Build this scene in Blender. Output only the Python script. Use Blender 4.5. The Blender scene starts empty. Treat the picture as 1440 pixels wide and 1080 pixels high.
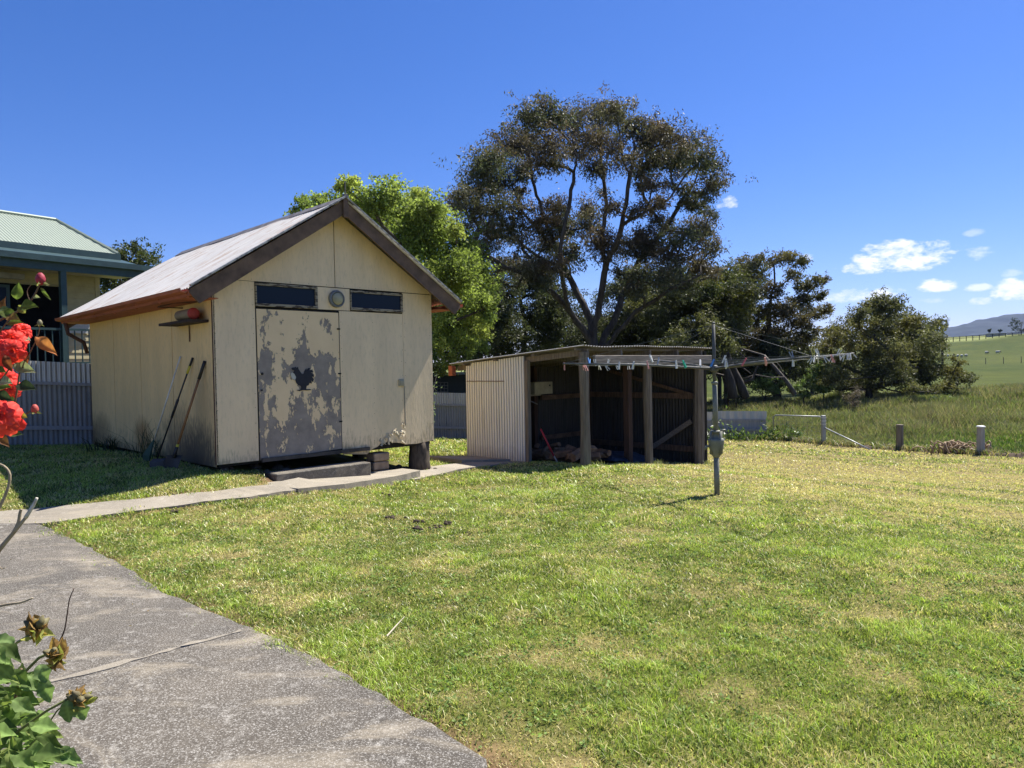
import bpy, bmesh, math, random
import numpy as np
from math import sin, cos, radians, pi, sqrt, atan2, asin
from mathutils import Vector, Matrix, Quaternion

SC = bpy.context.scene
COL = SC.collection
# ------------------------------------------------------------------ camera
F = 1000.0; EYE = 1.5
PITCH = radians(-1.32); ROLL = radians(-1.07)
fw = np.array([0, cos(PITCH), sin(PITCH)]); _u = np.array([0, -sin(PITCH), cos(PITCH)]); _r = np.array([1., 0, 0])
rt = _r*cos(ROLL) + _u*sin(ROLL); up = -_r*sin(ROLL) + _u*cos(ROLL)
CAM = np.array([0, 0, EYE])
cd = bpy.data.cameras.new('camera'); cam = bpy.data.objects.new('camera', cd); COL.objects.link(cam)
cd.sensor_width = 36; cd.lens = 36*F/1440; cd.clip_start = 0.05; cd.clip_end = 9000
m = Matrix.Identity(4)
for i in range(3):
    m[i][0] = rt[i]; m[i][1] = up[i]; m[i][2] = -fw[i]; m[i][3] = CAM[i]
cam.matrix_world = m
SC.camera = cam
def ray(x, y): return fw*F + rt*(x-720) - up*(y-540)
def onY(x, y, Y):
    d = ray(x, y); return CAM + d*(Y/d[1])
def proj(p):
    v = np.array(p, float) - CAM; d = v @ fw
    return 720 + F*(v @ rt)/d, 540 - F*(v @ up)/d
# ------------------------------------------------------------------ view, sun, sky
SC.view_settings.view_transform = 'Standard'; SC.view_settings.look = 'None'
SC.view_settings.exposure = 1.24; SC.view_settings.gamma = 1.0
SUN_EL = radians(57); SUN_AZ = radians(41)          # azimuth measured from +X towards +Y
sd = np.array([cos(SUN_EL)*cos(SUN_AZ), cos(SUN_EL)*sin(SUN_AZ), sin(SUN_EL)])
sl = bpy.data.lights.new('sun', 'SUN'); sl.energy = 4.8; sl.angle = radians(0.53); sl.color = (1, .955, .88)
so = bpy.data.objects.new('sun', sl); COL.objects.link(so)
so.rotation_euler = Vector(sd).to_track_quat('Z', 'Y').to_euler()
W = bpy.data.worlds.new('World'); SC.world = W; W.use_nodes = True
nt = W.node_tree; N = nt.nodes; Lk = nt.links; N.clear()
wo = N.new('ShaderNodeOutputWorld'); bg = N.new('ShaderNodeBackground'); bg.inputs['Strength'].default_value = 0.05
sky = N.new('ShaderNodeTexSky'); sky.sky_type = 'NISHITA'; sky.sun_disc = False
sky.sun_elevation = SUN_EL; sky.sun_rotation = pi/2 - SUN_AZ
sky.altitude = 300; sky.air_density = 1.0; sky.dust_density = 0.3; sky.ozone_density = 4.5
def wm(op, a, b=None, c=None, clamp=False):
    n = N.new('ShaderNodeMath'); n.operation = op; n.use_clamp = clamp
    for i, v in enumerate((a, b, c)):
        if v is None: continue
        if isinstance(v, (int, float)): n.inputs[i].default_value = v
        else: Lk.new(v, n.inputs[i])
    return n.outputs[0]
tc = N.new('ShaderNodeTexCoord'); sep = N.new('ShaderNodeSeparateXYZ'); Lk.new(tc.outputs['Generated'], sep.inputs[0])
az = wm('ARCTAN2', sep.outputs[0], sep.outputs[1]); el = wm('ARCSINE', sep.outputs[2])
mp = N.new('ShaderNodeMapping'); mp.inputs['Scale'].default_value = (1, 1, 2.2); Lk.new(tc.outputs['Generated'], mp.inputs[0])
nz = N.new('ShaderNodeTexNoise'); nz.inputs['Scale'].default_value = 22; nz.inputs['Detail'].default_value = 9
nz.inputs['Roughness'].default_value = .62; nz.inputs['Distortion'].default_value = .3
Lk.new(mp.outputs[0], nz.inputs['Vector'])
nz2 = N.new('ShaderNodeTexNoise'); nz2.inputs['Scale'].default_value = 75; nz2.inputs['Detail'].default_value = 8; nz2.inputs['Roughness'].default_value = .7; Lk.new(mp.outputs[0], nz2.inputs['Vector'])
nn = wm('ADD', wm('MULTIPLY', wm('SUBTRACT', nz.outputs[0], 0.5), 5.0), wm('MULTIPLY', wm('SUBTRACT', nz2.outputs[0], 0.52), 2.0))
mask = None
CLOUDS = [(1262, 367, 76, 22, 1), (1285, 364, 42, 24, 1), (1318, 403, 28, 10, .95), (1424, 410, 30, 16, 1), (1195, 418, 44, 10, .6),
          (1240, 413, 30, 11, .8), (1377, 359, 24, 10, .55), (1025, 286, 17, 10, .75), (1012, 290, 8, 6, .4), (1375, 426, 22, 7, .7),
          (1135, 363, 10, 5, .6), (1378, 405, 20, 6, .65), (1370, 328, 16, 6, .3), (1310, 423, 22, 5, .3), (1420, 385, 18, 6, .3)]
for (cx, cy, w, h, a) in CLOUDS:
    d = ray(cx, cy); d = d/np.linalg.norm(d)
    a0 = atan2(d[0], d[1]); e0 = asin(d[2]); k = F*(1+((cx-720)/F)**2)
    dx = wm('DIVIDE', wm('SUBTRACT', az, a0), w/k); dy = wm('DIVIDE', wm('SUBTRACT', el, e0), h/F)
    # flat base, heaped top
    dy = wm('MULTIPLY', dy, wm('ADD', 1.0, wm('MULTIPLY', wm('LESS_THAN', dy, 0.0), .55)))
    q = wm('ADD', wm('MULTIPLY', dx, dx), wm('MULTIPLY', dy, dy))
    v = wm('ADD', wm('SUBTRACT', 1.0, q), nn)
    v = wm('MULTIPLY', wm('MULTIPLY', v, 1.0, clamp=True), a)
    v = wm('MULTIPLY', v, wm('LESS_THAN', q, 4.0))
    mask = v if mask is None else wm('MAXIMUM', mask, v)
mx = N.new('ShaderNodeMix'); mx.data_type = 'RGBA'; Lk.new(mask, mx.inputs[0])
hs = N.new('ShaderNodeHueSaturation'); hs.inputs['Saturation'].default_value = 1.24
Lk.new(sky.outputs[0], hs.inputs['Color']); tn = N.new('ShaderNodeMix'); tn.data_type = 'RGBA'; tn.blend_type = 'MULTIPLY'; tn.inputs[0].default_value = 1
tn.inputs[7].default_value = (1.04, .95, 1.27, 1); Lk.new(hs.outputs[0], tn.inputs[6]); Lk.new(tn.outputs[2], mx.inputs[6]); mx.inputs[7].default_value = (10.5, 10.5, 10.6, 1)
Lk.new(mx.outputs[2], bg.inputs[0]); Lk.new(bg.outputs[0], wo.inputs[0])

rng = np.random.default_rng(7); random.seed(7)
# ------------------------------------------------------------------ noise (numpy)
_P = rng.permutation(256); _G = rng.random(256)
def vnoise(x, y):
    xi = np.floor(x).astype(int); yi = np.floor(y).astype(int); xf = x-xi; yf = y-yi
    u = xf*xf*(3-2*xf); v = yf*yf*(3-2*yf)
    h = lambda a, b: _G[_P[(_P[a & 255]+b) & 255]]
    return (h(xi, yi)*(1-u)+h(xi+1, yi)*u)*(1-v)+(h(xi, yi+1)*(1-u)+h(xi+1, yi+1)*u)*v
def fbm(x, y, o=4):
    s = 0; a = 1; t = 0
    for i in range(o): s = s+a*vnoise(x*2**i+17.3*i, y*2**i+5.1*i); t += a; a *= .5
    return s/t
def sst(a, b, x):
    t = np.clip((x-a)/(b-a), 0, 1); return t*t*(3-2*t)
# ------------------------------------------------------------------ terrain
CT = np.array([(0,0,0),(-3,0,0),(3,0,0),(0,-4,0),(-8,-4,.1),(8,-4,-.2),(-3,5.5,0),(-4.8,7.2,.02),(-8,7,.2),(0,5,0),(4,5,-.08),
 (-3.81,9.1,.22),(-5.7,11,.24),(-2.9,8.5,.08),(-2.2,9.0,-.03),(-1.4,10.6,-.17),(-1.3,11.6,-.15),(-7.7,13,.2),(-9,12.3,.3),(-5,15.5,0),
 (-.9,14.1,-.28),(1.22,12,-.2),(3.88,14.66,-.57),(2.48,8.65,-.11),(7,8,-.35),(12,10,-.6),(8,14,-.75),(12.1,18.5,-1.0),(10.8,20,-1.03),
 (9.56,21.9,-1.05),(8.62,24,-1.08),(1,23,-.85),(-2.5,22.8,-.7),(6.4,23.5,-1.0),(-12,20,.2),(-20,30,.0),(0,35,-1.1),(10,38,-1.0),
 (20,38,-.5),(26,38,-.4),(16,26,-1.05),(30,30,-.4),(54,80,.1),(88,130,.7),(115,170,2.0),(150,222,5.6),(176,260,9.0),(205,300,12.4),(60,200,2),(0,120,-.5),
 (0,300,0),(-150,200,0),(-100,60,0),(60,20,-1.5),(150,60,0),(60,-60,-1),(-60,-60,0),(230,340,13.5),(300,200,12),(0,-100,0)], float)
def _phi(r): return np.sqrt(r*r+1.2)
def _fit():
    n = len(CT); r = np.linalg.norm(CT[:, None, :2]-CT[None, :, :2], axis=2)
    Amt = np.zeros((n+3, n+3)); Amt[:n, :n] = _phi(r); Amt[:n, n] = 1; Amt[:n, n+1:] = CT[:, :2]; Amt[n:, :n] = Amt[:n, n:].T
    return np.linalg.solve(Amt, np.r_[CT[:, 2], 0, 0, 0])
_W = _fit()
def gz(x, y):
    x = np.atleast_1d(np.asarray(x, float)); y = np.atleast_1d(np.asarray(y, float)); n = len(CT)
    z = _W[n]+_W[n+1]*x+_W[n+2]*y
    for i in range(n): z = z+_W[i]*_phi(np.hypot(x-CT[i, 0], y-CT[i, 1]))
    r = np.hypot(x, y); k = sst(330, 700, r)
    z = z*(1-k)+(-1)*k
    return z
def g(x, y): return float(gz(x, y)[0])
# ------------------------------------------------------------------ object helpers
def meta(o, label=None, cat=None, group=None, kind=None):
    if label: o['label'] = label
    if cat: o['category'] = cat
    if group: o['group'] = group
    if kind: o['kind'] = kind
    return o
def empty(name, loc=(0, 0, 0), rz=0, label=None, cat=None, group=None):
    o = bpy.data.objects.new(name, None); COL.objects.link(o); o.location = loc; o.rotation_euler = (0, 0, rz)
    o.empty_display_size = .1
    return meta(o, label, cat, group)
class MB:
    def __init__(s): s.v = []; s.f = []
    def add(s, vs, fs):
        b = len(s.v); s.v += [tuple(map(float, q)) for q in vs]; s.f += [tuple(b+i for i in f) for f in fs]; return s
    def box(s, x0, x1, y0, y1, z0, z1, M_=None):
        vs = [(x, y, z) for z in (z0, z1) for y in (y0, y1) for x in (x0, x1)]
        if M_ is not None: vs = [M_ @ Vector(q) for q in vs]
        return s.add(vs, [(0,2,3,1),(4,5,7,6),(0,1,5,4),(2,6,7,3),(0,4,6,2),(1,3,7,5)])
    def prism(s, pts, off):      # pts: 3D polygon, off: extrusion vector
        n = len(pts); o = np.array(off); vs = [np.array(p) for p in pts]+[np.array(p)+o for p in pts]
        return s.add(vs, [tuple(range(n))[::-1], tuple(range(n, 2*n))]+[(i, (i+1) % n, n+(i+1) % n, n+i) for i in range(n)])
    def beam(s, a, b, w, h, upv=(0, 0, 1)):
        a = Vector(a); b = Vector(b); d = (b-a).normalized(); sdv = d.cross(Vector(upv)).normalized(); u2 = sdv.cross(d)
        vs = [p+sdv*i*w/2+u2*j*h/2 for p in (a, b) for j in (-1, 1) for i in (-1, 1)]
        return s.add(vs, [(0,1,3,2),(4,6,7,5),(0,4,5,1),(2,3,7,6),(0,2,6,4),(1,5,7,3)])
    def tube(s, pts, rad, n=8, cap=True):
        pts = [Vector(p) for p in pts]; k = len(pts)
        if not hasattr(rad, '__len__'): rad = [rad]*k
        d0 = (pts[1]-pts[0]).normalized(); x = d0.orthogonal().normalized(); vs = []
        for i, p in enumerate(pts):
            d = (pts[min(i+1, k-1)]-pts[max(i-1, 0)]).normalized()
            x = (x-d*x.dot(d)).normalized(); y = d.cross(x)
            vs += [p+(x*cos(2*pi*j/n)+y*sin(2*pi*j/n))*rad[i] for j in range(n)]
        fs = [(i*n+j, i*n+(j+1) % n, (i+1)*n+(j+1) % n, (i+1)*n+j) for i in range(k-1) for j in range(n)]
        if cap: fs += [tuple(range(n))[::-1], tuple(range((k-1)*n, k*n))]
        return s.add(vs, fs)
    def lathe(s, c, prof, n=20, axis='z'):
        vs = []
        for (r, h) in prof:
            for j in range(n):
                a = 2*pi*j/n
                vs.append((c[0]+r*cos(a), c[1]+r*sin(a), c[2]+h) if axis == 'z' else (c[0]+r*cos(a), c[1]+h, c[2]+r*sin(a)))
        k = len(prof)
        fs = [(i*n+j, i*n+(j+1) % n, (i+1)*n+(j+1) % n, (i+1)*n+j) for i in range(k-1) for j in range(n)]
        return s.add(vs, fs+[tuple(range(n))[::-1], tuple(range((k-1)*n, k*n))])
    def build(s, name, mat, parent=None, smooth=False, bevel=0, label=None, cat=None, group=None, kind=None):
        me = bpy.data.meshes.new(name); me.from_pydata(s.v, [], s.f); me.materials.append(mat); me.update()
        if smooth: me.polygons.foreach_set('use_smooth', [True]*len(me.polygons))
        o = bpy.data.objects.new(name, me); COL.objects.link(o)
        if parent: o.parent = parent
        bm = bmesh.new(); bm.from_mesh(me); bmesh.ops.recalc_face_normals(bm, faces=bm.faces)
        if bevel: bmesh.ops.bevel(bm, geom=bm.edges[:], offset=bevel, segments=1, affect='EDGES')
        bm.to_mesh(me); bm.free()
        return meta(o, label, cat, group, kind)
def fastmesh(name, V, Fc, mat, cols=None, parent=None, smooth=False):
    """V (n,3); Fc (k,m) faces of one size"""
    me = bpy.data.meshes.new(name); V = np.asarray(V, np.float32); Fc = np.asarray(Fc, np.int32); k, mm = Fc.shape
    me.vertices.add(len(V)); me.vertices.foreach_set('co', V.ravel())
    me.loops.add(k*mm); me.loops.foreach_set('vertex_index', Fc.ravel())
    me.polygons.add(k); me.polygons.foreach_set('loop_start', np.arange(k, dtype=np.int32)*mm)
    if smooth: me.polygons.foreach_set('use_smooth', np.ones(k, bool))
    me.update(calc_edges=True)
    if cols is not None:
        a = me.color_attributes.new('tint', 'FLOAT_COLOR', 'POINT')
        c4 = np.ones((len(V), 4), np.float32); c4[:, :3] = cols; a.data.foreach_set('color', c4.ravel())
    me.materials.append(mat); o = bpy.data.objects.new(name, me); COL.objects.link(o)
    if parent: o.parent = parent
    return o
def nrm(a): return a/np.maximum(np.linalg.norm(a, axis=-1, keepdims=True), 1e-9)
class Leaves:
    def __init__(s): s.V = []; s.C = []
    def add(s, c, d, L, w, col, fold=.0):
        n = len(c); d = nrm(d); r = nrm(np.cross(d, rng.normal(size=(n, 3)))); u = np.cross(d, r)
        L = np.broadcast_to(L, n)[:, None]; w = np.broadcast_to(w, n)[:, None]
        V = np.stack([c, c+d*L*.45+r*w*.5+u*L*.06, c+d*L, c+d*L*.45-r*w*.5+u*L*.06], 1)
        s.V.append(V.reshape(-1, 3)); s.C.append(np.repeat(col, 4, axis=0))
    def build(s, name, mat, parent=None):
        V = np.concatenate(s.V); return fastmesh(name, V, np.arange(len(V)).reshape(-1, 4), mat, np.concatenate(s.C), parent)
# ------------------------------------------------------------------ materials
class NB:
    def __init__(s, name):
        s.m = bpy.data.materials.new(name); s.m.use_nodes = True; s.t = s.m.node_tree; s.t.nodes.clear()
        s.out = s.t.nodes.new('ShaderNodeOutputMaterial'); s.b = s.t.nodes.new('ShaderNodeBsdfPrincipled')
        s.t.links.new(s.b.outputs[0], s.out.inputs[0]); s.tc = s.t.nodes.new('ShaderNodeTexCoord')
    def set(s, n, i, v):
        if isinstance(v, bpy.types.NodeSocket): s.t.links.new(v, n.inputs[i])
        elif isinstance(v, (tuple, list)) and len(v) == 3 and n.inputs[i].type == 'RGBA': n.inputs[i].default_value = (*v, 1)
        else: n.inputs[i].default_value = v
    def vec(s, scale=(1, 1, 1), src='Object'):
        n = s.t.nodes.new('ShaderNodeMapping'); s.t.links.new(s.tc.outputs[src], n.inputs[0]); n.inputs['Scale'].default_value = scale; return n.outputs[0]
    def noise(s, scale, detail=5, rough=.55, vec=None, dist=0):
        n = s.t.nodes.new('ShaderNodeTexNoise'); n.inputs['Scale'].default_value = scale; n.inputs['Detail'].default_value = detail
        n.inputs['Roughness'].default_value = rough; n.inputs['Distortion'].default_value = dist
        s.t.links.new(vec if vec is not None else s.tc.outputs['Object'], n.inputs['Vector']); return n.outputs[0]
    def ramp(s, f, a, b): 
        n = s.t.nodes.new('ShaderNodeMapRange'); s.set(n, 0, f); n.inputs[1].default_value = a; n.inputs[2].default_value = b; return n.outputs[0]
    def math(s, op, a, b=0.0, clamp=False):
        n = s.t.nodes.new('ShaderNodeMath'); n.operation = op; n.use_clamp = clamp; s.set(n, 0, a); s.set(n, 1, b); return n.outputs[0]
    def mix(s, f, a, b, mode='MIX'):
        n = s.t.nodes.new('ShaderNodeMix'); n.data_type = 'RGBA'; n.blend_type = mode; s.set(n, 0, f)
        for i, v in ((6, a), (7, b)):
            if isinstance(v, tuple): n.inputs[i].default_value = (*v, 1)
            else: s.t.links.new(v, n.inputs[i])
        return n.outputs[2]
    def xyz(s, i):
        n = s.t.nodes.new('ShaderNodeSeparateXYZ'); s.t.links.new(s.tc.outputs['Object'], n.inputs[0]); return n.outputs[i]
    def attr(s, name='tint'):
        n = s.t.nodes.new('ShaderNodeAttribute'); n.attribute_name = name; return n.outputs['Color']
    def bump(s, h, strength=.3, dist=.01):
        n = s.t.nodes.new('ShaderNodeBump'); n.inputs['Strength'].default_value = strength; n.inputs['Distance'].default_value = dist
        s.set(n, 'Height', h); s.t.links.new(n.outputs[0], s.b.inputs['Normal'])
    def done(s, col, rough=.8, metal=0, spec=.3):
        s.set(s.b, 'Base Color', col); s.set(s.b, 'Roughness', rough); s.set(s.b, 'Metallic', metal); s.b.inputs['Specular IOR Level'].default_value = spec
        return s.m
def simple(name, c1, c2=None, scale=8, rough=.8, stretch=(1, 1, 1), bump=.2, metal=0, detail=6, spec=.3, lo=.35, hi=.65):
    b = NB(name); c2 = c2 or tuple(x*.7 for x in c1)
    nz = b.noise(scale, detail, .6, b.vec(stretch)); b.bump(nz, bump, .01)
    return b.done(b.mix(b.ramp(nz, lo, hi), c1, c2), rough, metal, spec)
def leafmat(name, trans=.4, rough=.5, spec=.35):
    b = NB(name); c = b.attr(); t = b.t.nodes.new('ShaderNodeBsdfTranslucent'); b.set(t, 0, b.mix(1.0, c, (1.2, 1.3, .8), 'MULTIPLY'))
    mxs = b.t.nodes.new('ShaderNodeMixShader'); mxs.inputs[0].default_value = trans
    b.t.links.new(b.b.outputs[0], mxs.inputs[1]); b.t.links.new(t.outputs[0], mxs.inputs[2]); b.t.links.new(mxs.outputs[0], b.out.inputs[0])
    return b.done(c, rough, 0, spec)
M_leaf = leafmat('gum_leaf', .3, .55, .15); M_leafg = leafmat('soft_leaf', .5, .65, .12); M_grass = leafmat('grass_blade', .35, .42, .5)
M_bark = simple('gum_bark', (.085, .072, .062), (.032, .027, .023), 3, .9, (3, 3, .6), .6)
M_barkpale = simple('pale_bark', (.14, .125, .11), (.06, .05, .045), 3, .9, (3, 3, .6), .4)
M_timber = simple('weathered_timber', (.23, .195, .15), (.12, .098, .075), 4, .9, (9, 9, .5), .6)
M_timberbeam = simple('grey_board', (.27, .24, .205), (.15, .13, .11), 4, .9, (1, 9, 9), .5)
M_dark = simple('dark_void', (.02, .018, .016), None, 4, .9)
M_red = simple('red_oxide_timber', (.42, .13, .06), (.28, .09, .045), 4, .75, (6, .8, 6))
M_barge = simple('brown_barge_paint', (.19, .12, .078), (.085, .055, .038), 5, .7, (1, 6, 1), .4)
M_steel = simple('hoist_steel', (.24, .24, .195), (.15, .15, .12), 14, .5, (1, 1, .5), .1, .1)
M_mast = simple('hoist_mast_galvanised', (.12, .12, .11), (.065, .065, .06), 14, .6, (1, 1, .5), .1, .0)
M_wire = simple('line_wire', (.22, .22, .2), (.15, .15, .14), 20, .5)
M_rust = simple('rusty_iron', (.13, .06, .035), (.06, .035, .025), 12, .85)
M_black = simple('black_plastic', (.02, .02, .02), (.03, .03, .03), 10, .5)
M_yellow = simple('yellow_plastic', (.55, .48, .05), (.45, .4, .05), 10, .5)
M_white = simple('white_paint_handle', (.72, .7, .62), (.55, .52, .45), 10, .5)
M_wood = simple('wood_handle', (.28, .15, .07), (.18, .09, .04), 5, .6, (6, 6, .6))
M_green = simple('dark_green_plastic', (.02, .07, .045), (.015, .05, .035), 10, .5)
M_galv = simple('galvanised_pipe', (.42, .43, .42), (.3, .31, .3), 10, .5, (1, 1, 1), .1, .4)
# ------------------------------------------------------------------ lawn masks
SHED_O = (-3.81, 9.1); SHED_A = radians(45); s2 = sqrt(.5)
def shed_uv(x, y, O=SHED_O): dx = x-O[0]; dy = y-O[1]; return (dx+dy)*s2, (-dx+dy)*s2
SHEL_O = (1.22, 12.0)
EDGE = [(-2.5, 22.6), (1, 23.0), (6.4, 23.4), (8.62, 24.0), (9.56, 21.9), (10.84, 20), (12.12, 18.5), (12.67, 17.6), (16, 12.2), (21, 5), (24, -4)]
LAWN = EDGE+[(-12, -4), (-12, 12.1), (-7.8, 13.1)]
def inpoly(x, y, P):
    ins = np.zeros(len(x), bool); n = len(P)
    for i in range(n):
        x1, y1 = P[i]; x2, y2 = P[(i+1) % n]
        if y1 == y2: continue
        c = ((y1 > y) != (y2 > y)) & (x < (x2-x1)*(y-y1)/(y2-y1)+x1); ins ^= c
    return ins
DRV_R = [(.0, -1.0), (-.0, 1.6), (-.11, 2.63), (-.53, 3.09), (-1.01, 3.6), (-1.54, 4.07), (-2.41, 4.82), (-3.23, 5.68), (-4.2, 6.62), (-4.84, 7.2)]
DRIVE = DRV_R+[(-5.5, 7.2), (-14, 7.2), (-14, -1)]
def ghit(px, py):
    d = ray(px, py); z = 0.0
    for _ in range(25): p = CAM+d*((z+.03-EYE)/d[2]); z = .5*z+.5*g(p[0], p[1])
    return (float(p[0]), float(p[1]))
PATH = [(-9, 6.6)]+[ghit(*q) for q in ((0, 735), (60, 734), (150, 722), (250, 709), (350, 697), (432, 686), (455, 676), (420, 670), (380, 680), (300, 689), (200, 699), (100, 708), (0, 717))]+[(-9, 8.3)]
SLAB = [(-2.62, 8.62), (-2.2, 9.2), (-1.43, 10.86), (-1.74, 11.1), (-3.37, 9.48), (-3.1, 8.9)]
PATH2 = [(-1.5, 10.6), (-.9, 11.6), (-.1, 12.55), (.35, 12.95), (-.0, 13.3), (-.7, 12.75), (-1.35, 11.9), (-1.75, 10.9)]
SLAB2 = [(-1.75, 13.2), (-.92, 12.65), (-.05, 13.0), (-.75, 13.95)]
def dryness(x, y):
    w = .5*x+.5*y; n1 = fbm(x*.5+3, y*.5); n2 = fbm(x*1.9, y*1.9+9, 3); st = fbm((x-y)*.12+4, (x+y)*.9, 3)
    far = sst(5.2, 9.0, w+2.2*(st-.5))*sst(.6, 3.4, x+1.5*(n1-.5))
    near = sst(.56, .74, n1)*.25+sst(.58, .72, n2)*.4+sst(.54, .68, fbm(x*5+2, y*5, 3))*.5
    right = sst(1, 6, x)*.2
    return np.clip(.08+.95*far*np.clip(.35+3.0*(st-.36), .1, 1.15)+near*.75+right*.7, 0, 1)
GREEN = np.array([.165, .222, .042]); GREEN2 = np.array([.24, .305, .06]); STRAW = np.array([.60, .52, .25]); SOIL = np.array([.12, .085, .05])
def lawncol(x, y, n=None):
    d = dryness(x, y)[:, None]; k = fbm(x*.9+50, y*.9, 3)[:, None]
    c = GREEN*(1-k)+GREEN2*k; return c*(1-d)+STRAW*d
# ------------------------------------------------------------------ ground sheet
def make_ground():
    rad = [0.0]; r = .6
    while r < 3800: rad.append(r); r *= 1.021 if r < 60 else 1.05
    rad = np.array([.004, .2, .4]+rad[1:])
    th = np.r_[np.arange(-50, 50, .3), np.arange(50, 310, 4)]; th = np.radians(th)
    R, T = np.meshgrid(rad, th, indexing='ij'); X = (R*np.sin(T)).ravel(); Y = (R*np.cos(T)).ravel()
    Z = gz(X, Y); rr = np.hypot(X, Y)
    Z += (fbm(X*1.3, Y*1.3)-.5)*.05*sst(1, 5, rr)+(fbm(X*.12, Y*.12, 3)-.5)*.5*sst(25, 70, rr)+(fbm(X*.02, Y*.02, 3)-.5)*3*sst(120, 500, rr)
    lawn = inpoly(X, Y, LAWN)
    con = inpoly(X, Y, DRIVE) | inpoly(X, Y, PATH) | inpoly(X, Y, SLAB) | inpoly(X, Y, PATH2) | inpoly(X, Y, SLAB2)
    Z[con] -= .05
    C = lawncol(X, Y)*(.42-.12*dryness(X, Y)[:, None])*np.array([1, .93, .9])
    k = fbm(X*.25, Y*.25)[:, None]; k2 = np.clip(fbm(X*.05+7, Y*.05+3, 5)*1.6-.3+(fbm(X*.5, Y*.5, 3)-.5)*.7, 0, 1.2)[:, None]
    pad = (np.array([.10, .15, .035])*(1-k)+np.array([.20, .20, .07])*k)
    hill = np.array([.034, .054, .003])*(1-k2)+np.array([.066, .080, .010])*k2
    f = sst(38, 50, Y+(fbm(X*.3, Y*.3, 2)-.5)*12)[:, None]; out = pad*(1-f)+hill*f
    f2 = sst(286, 292, Y+.15*X)[:, None]; out = out*(1-f2)+(np.array([.2, .23, .08])*(.8+.4*k2))*f2
    C = np.where(lawn[:, None], C, out); C[con] = SOIL
    dm = np.full(len(X), 9.); nearb = rr < 14
    for Pl in (DRV_R, PATH, SLAB, PATH2):
        for a, b_ in zip(Pl[:-1], Pl[1:]):
            a = np.array(a); b_ = np.array(b_); e = b_-a; t = np.clip(((X[nearb]-a[0])*e[0]+(Y[nearb]-a[1])*e[1])/(e@e), 0, 1)
            dm[nearb] = np.minimum(dm[nearb], np.hypot(X[nearb]-a[0]-t*e[0], Y[nearb]-a[1]-t*e[1]))
    ks = (1-sst(.02, .14+.12*fbm(X*3, Y*3, 2), dm))[:, None]*.85; C = C*(1-ks)+np.array([.16, .105, .06])*ks
    na = len(th); nr = len(rad); i = np.arange(nr-1)[:, None]*na; j = np.arange(na)[None]; j2 = (j+1) % na
    Fc = np.stack([i+j, i+na+j, i+na+j2, i+j2], -1).reshape(-1, 4)
    V = np.c_[X, Y, Z]
    b = NB('ground_soil_and_turf'); n1 = b.noise(9, 8, .7); n2 = b.noise(60, 4, .7); n3 = b.noise(.35, 6, .65)
    c = b.mix(1.0, b.attr(), b.mix(b.ramp(n1, .3, .7), (.55, .55, .5), (1.35, 1.3, 1.25)), 'MULTIPLY')
    c = b.mix(1.0, c, b.mix(b.ramp(n2, .3, .7), (.6, .6, .6), (1.3, 1.3, 1.3)), 'MULTIPLY')
    c = b.mix(1.0, c, b.mix(b.ramp(n3, .35, .65), (.8, .82, .8), (1.15, 1.12, 1.1)), 'MULTIPLY')
    b.bump(n1, .5, .03)
    o = fastmesh('ground', V, Fc, b.done(c, .95, 0, .1), C, smooth=True); o['kind'] = 'structure'
    return o
make_ground()
# ------------------------------------------------------------------ concrete
def concrete(name, c1, c2, agg, fine=220):
    b = NB(name); big = b.noise(1.1, 6, .6); sp = b.noise(fine, 3, .8); mid = b.noise(14, 6, .65)
    c = b.mix(b.ramp(big, .35, .65), c1, c2)
    c = b.mix(b.math('MULTIPLY', b.ramp(sp, .52, .66), agg), c, (.62, .6, .55)); c = b.mix(b.math('MULTIPLY', b.ramp(sp, .48, .36), agg), c, (.05, .048, .045))
    c = b.mix(b.math('MULTIPLY', b.ramp(mid, .56, .75), .35), c, (.55, .52, .46))
    c = b.mix(b.math('MULTIPLY', b.ramp(b.noise(1.7, 8, .72, b.vec((.6, 1.4, 1)), 1), .5, .66), .5), c, (.36, .31, .23))
    b.bump(sp, .7, .006); return b.done(c, .9, 0, .2)
M_agg = concrete('exposed_aggregate_concrete', (.062, .054, .044), (.112, .096, .075), .5, 125)
M_con = concrete('pale_path_concrete', (.20, .175, .135), (.28, .245, .19), .3)
M_step = concrete('dark_step_concrete', (.05, .044, .037), (.10, .088, .072), .3)
def poly_sheet(name, P, h, mat, thick=.08, flat=None, step=.25, jit=.008, parent=None):
    """thick slab of outline P whose top follows the ground h above it"""
    pts = []
    for i in range(len(P)):
        a = np.array(P[i]); c = np.array(P[(i+1) % len(P)]); n = max(1, int(np.linalg.norm(c-a)/.12))
        for k in range(n):
            q = a+(c-a)*k/n; pts.append(q+rng.normal(size=2)*jit)
    bm = bmesh.new(); vs = [bm.verts.new((p[0], p[1], 0)) for p in pts]; f = bm.faces.new(vs)
    bmesh.ops.triangulate(bm, faces=[f])
    for it in range(2):
        ed = [e for e in bm.edges if e.calc_length() > step*2]
        if ed: bmesh.ops.subdivide_edges(bm, edges=ed, cuts=2, use_grid_fill=False); bmesh.ops.triangulate(bm, faces=bm.faces[:])
    for v in bm.verts: v.co.z = (flat(v.co.x, v.co.y) if flat is not None else g(v.co.x, v.co.y)+h)
    top = bm.faces[:]; ret = bmesh.ops.extrude_face_region(bm, geom=top)
    for e in ret['geom']:
        if isinstance(e, bmesh.types.BMVert): e.co.z -= thick
    bmesh.ops.recalc_face_normals(bm, faces=bm.faces)
    me = bpy.data.meshes.new(name); bm.to_mesh(me); bm.free(); me.materials.append(mat)
    o = bpy.data.objects.new(name, me); COL.objects.link(o)
    if parent: o.parent = parent
    else: o['kind'] = 'structure'
    return o
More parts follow.
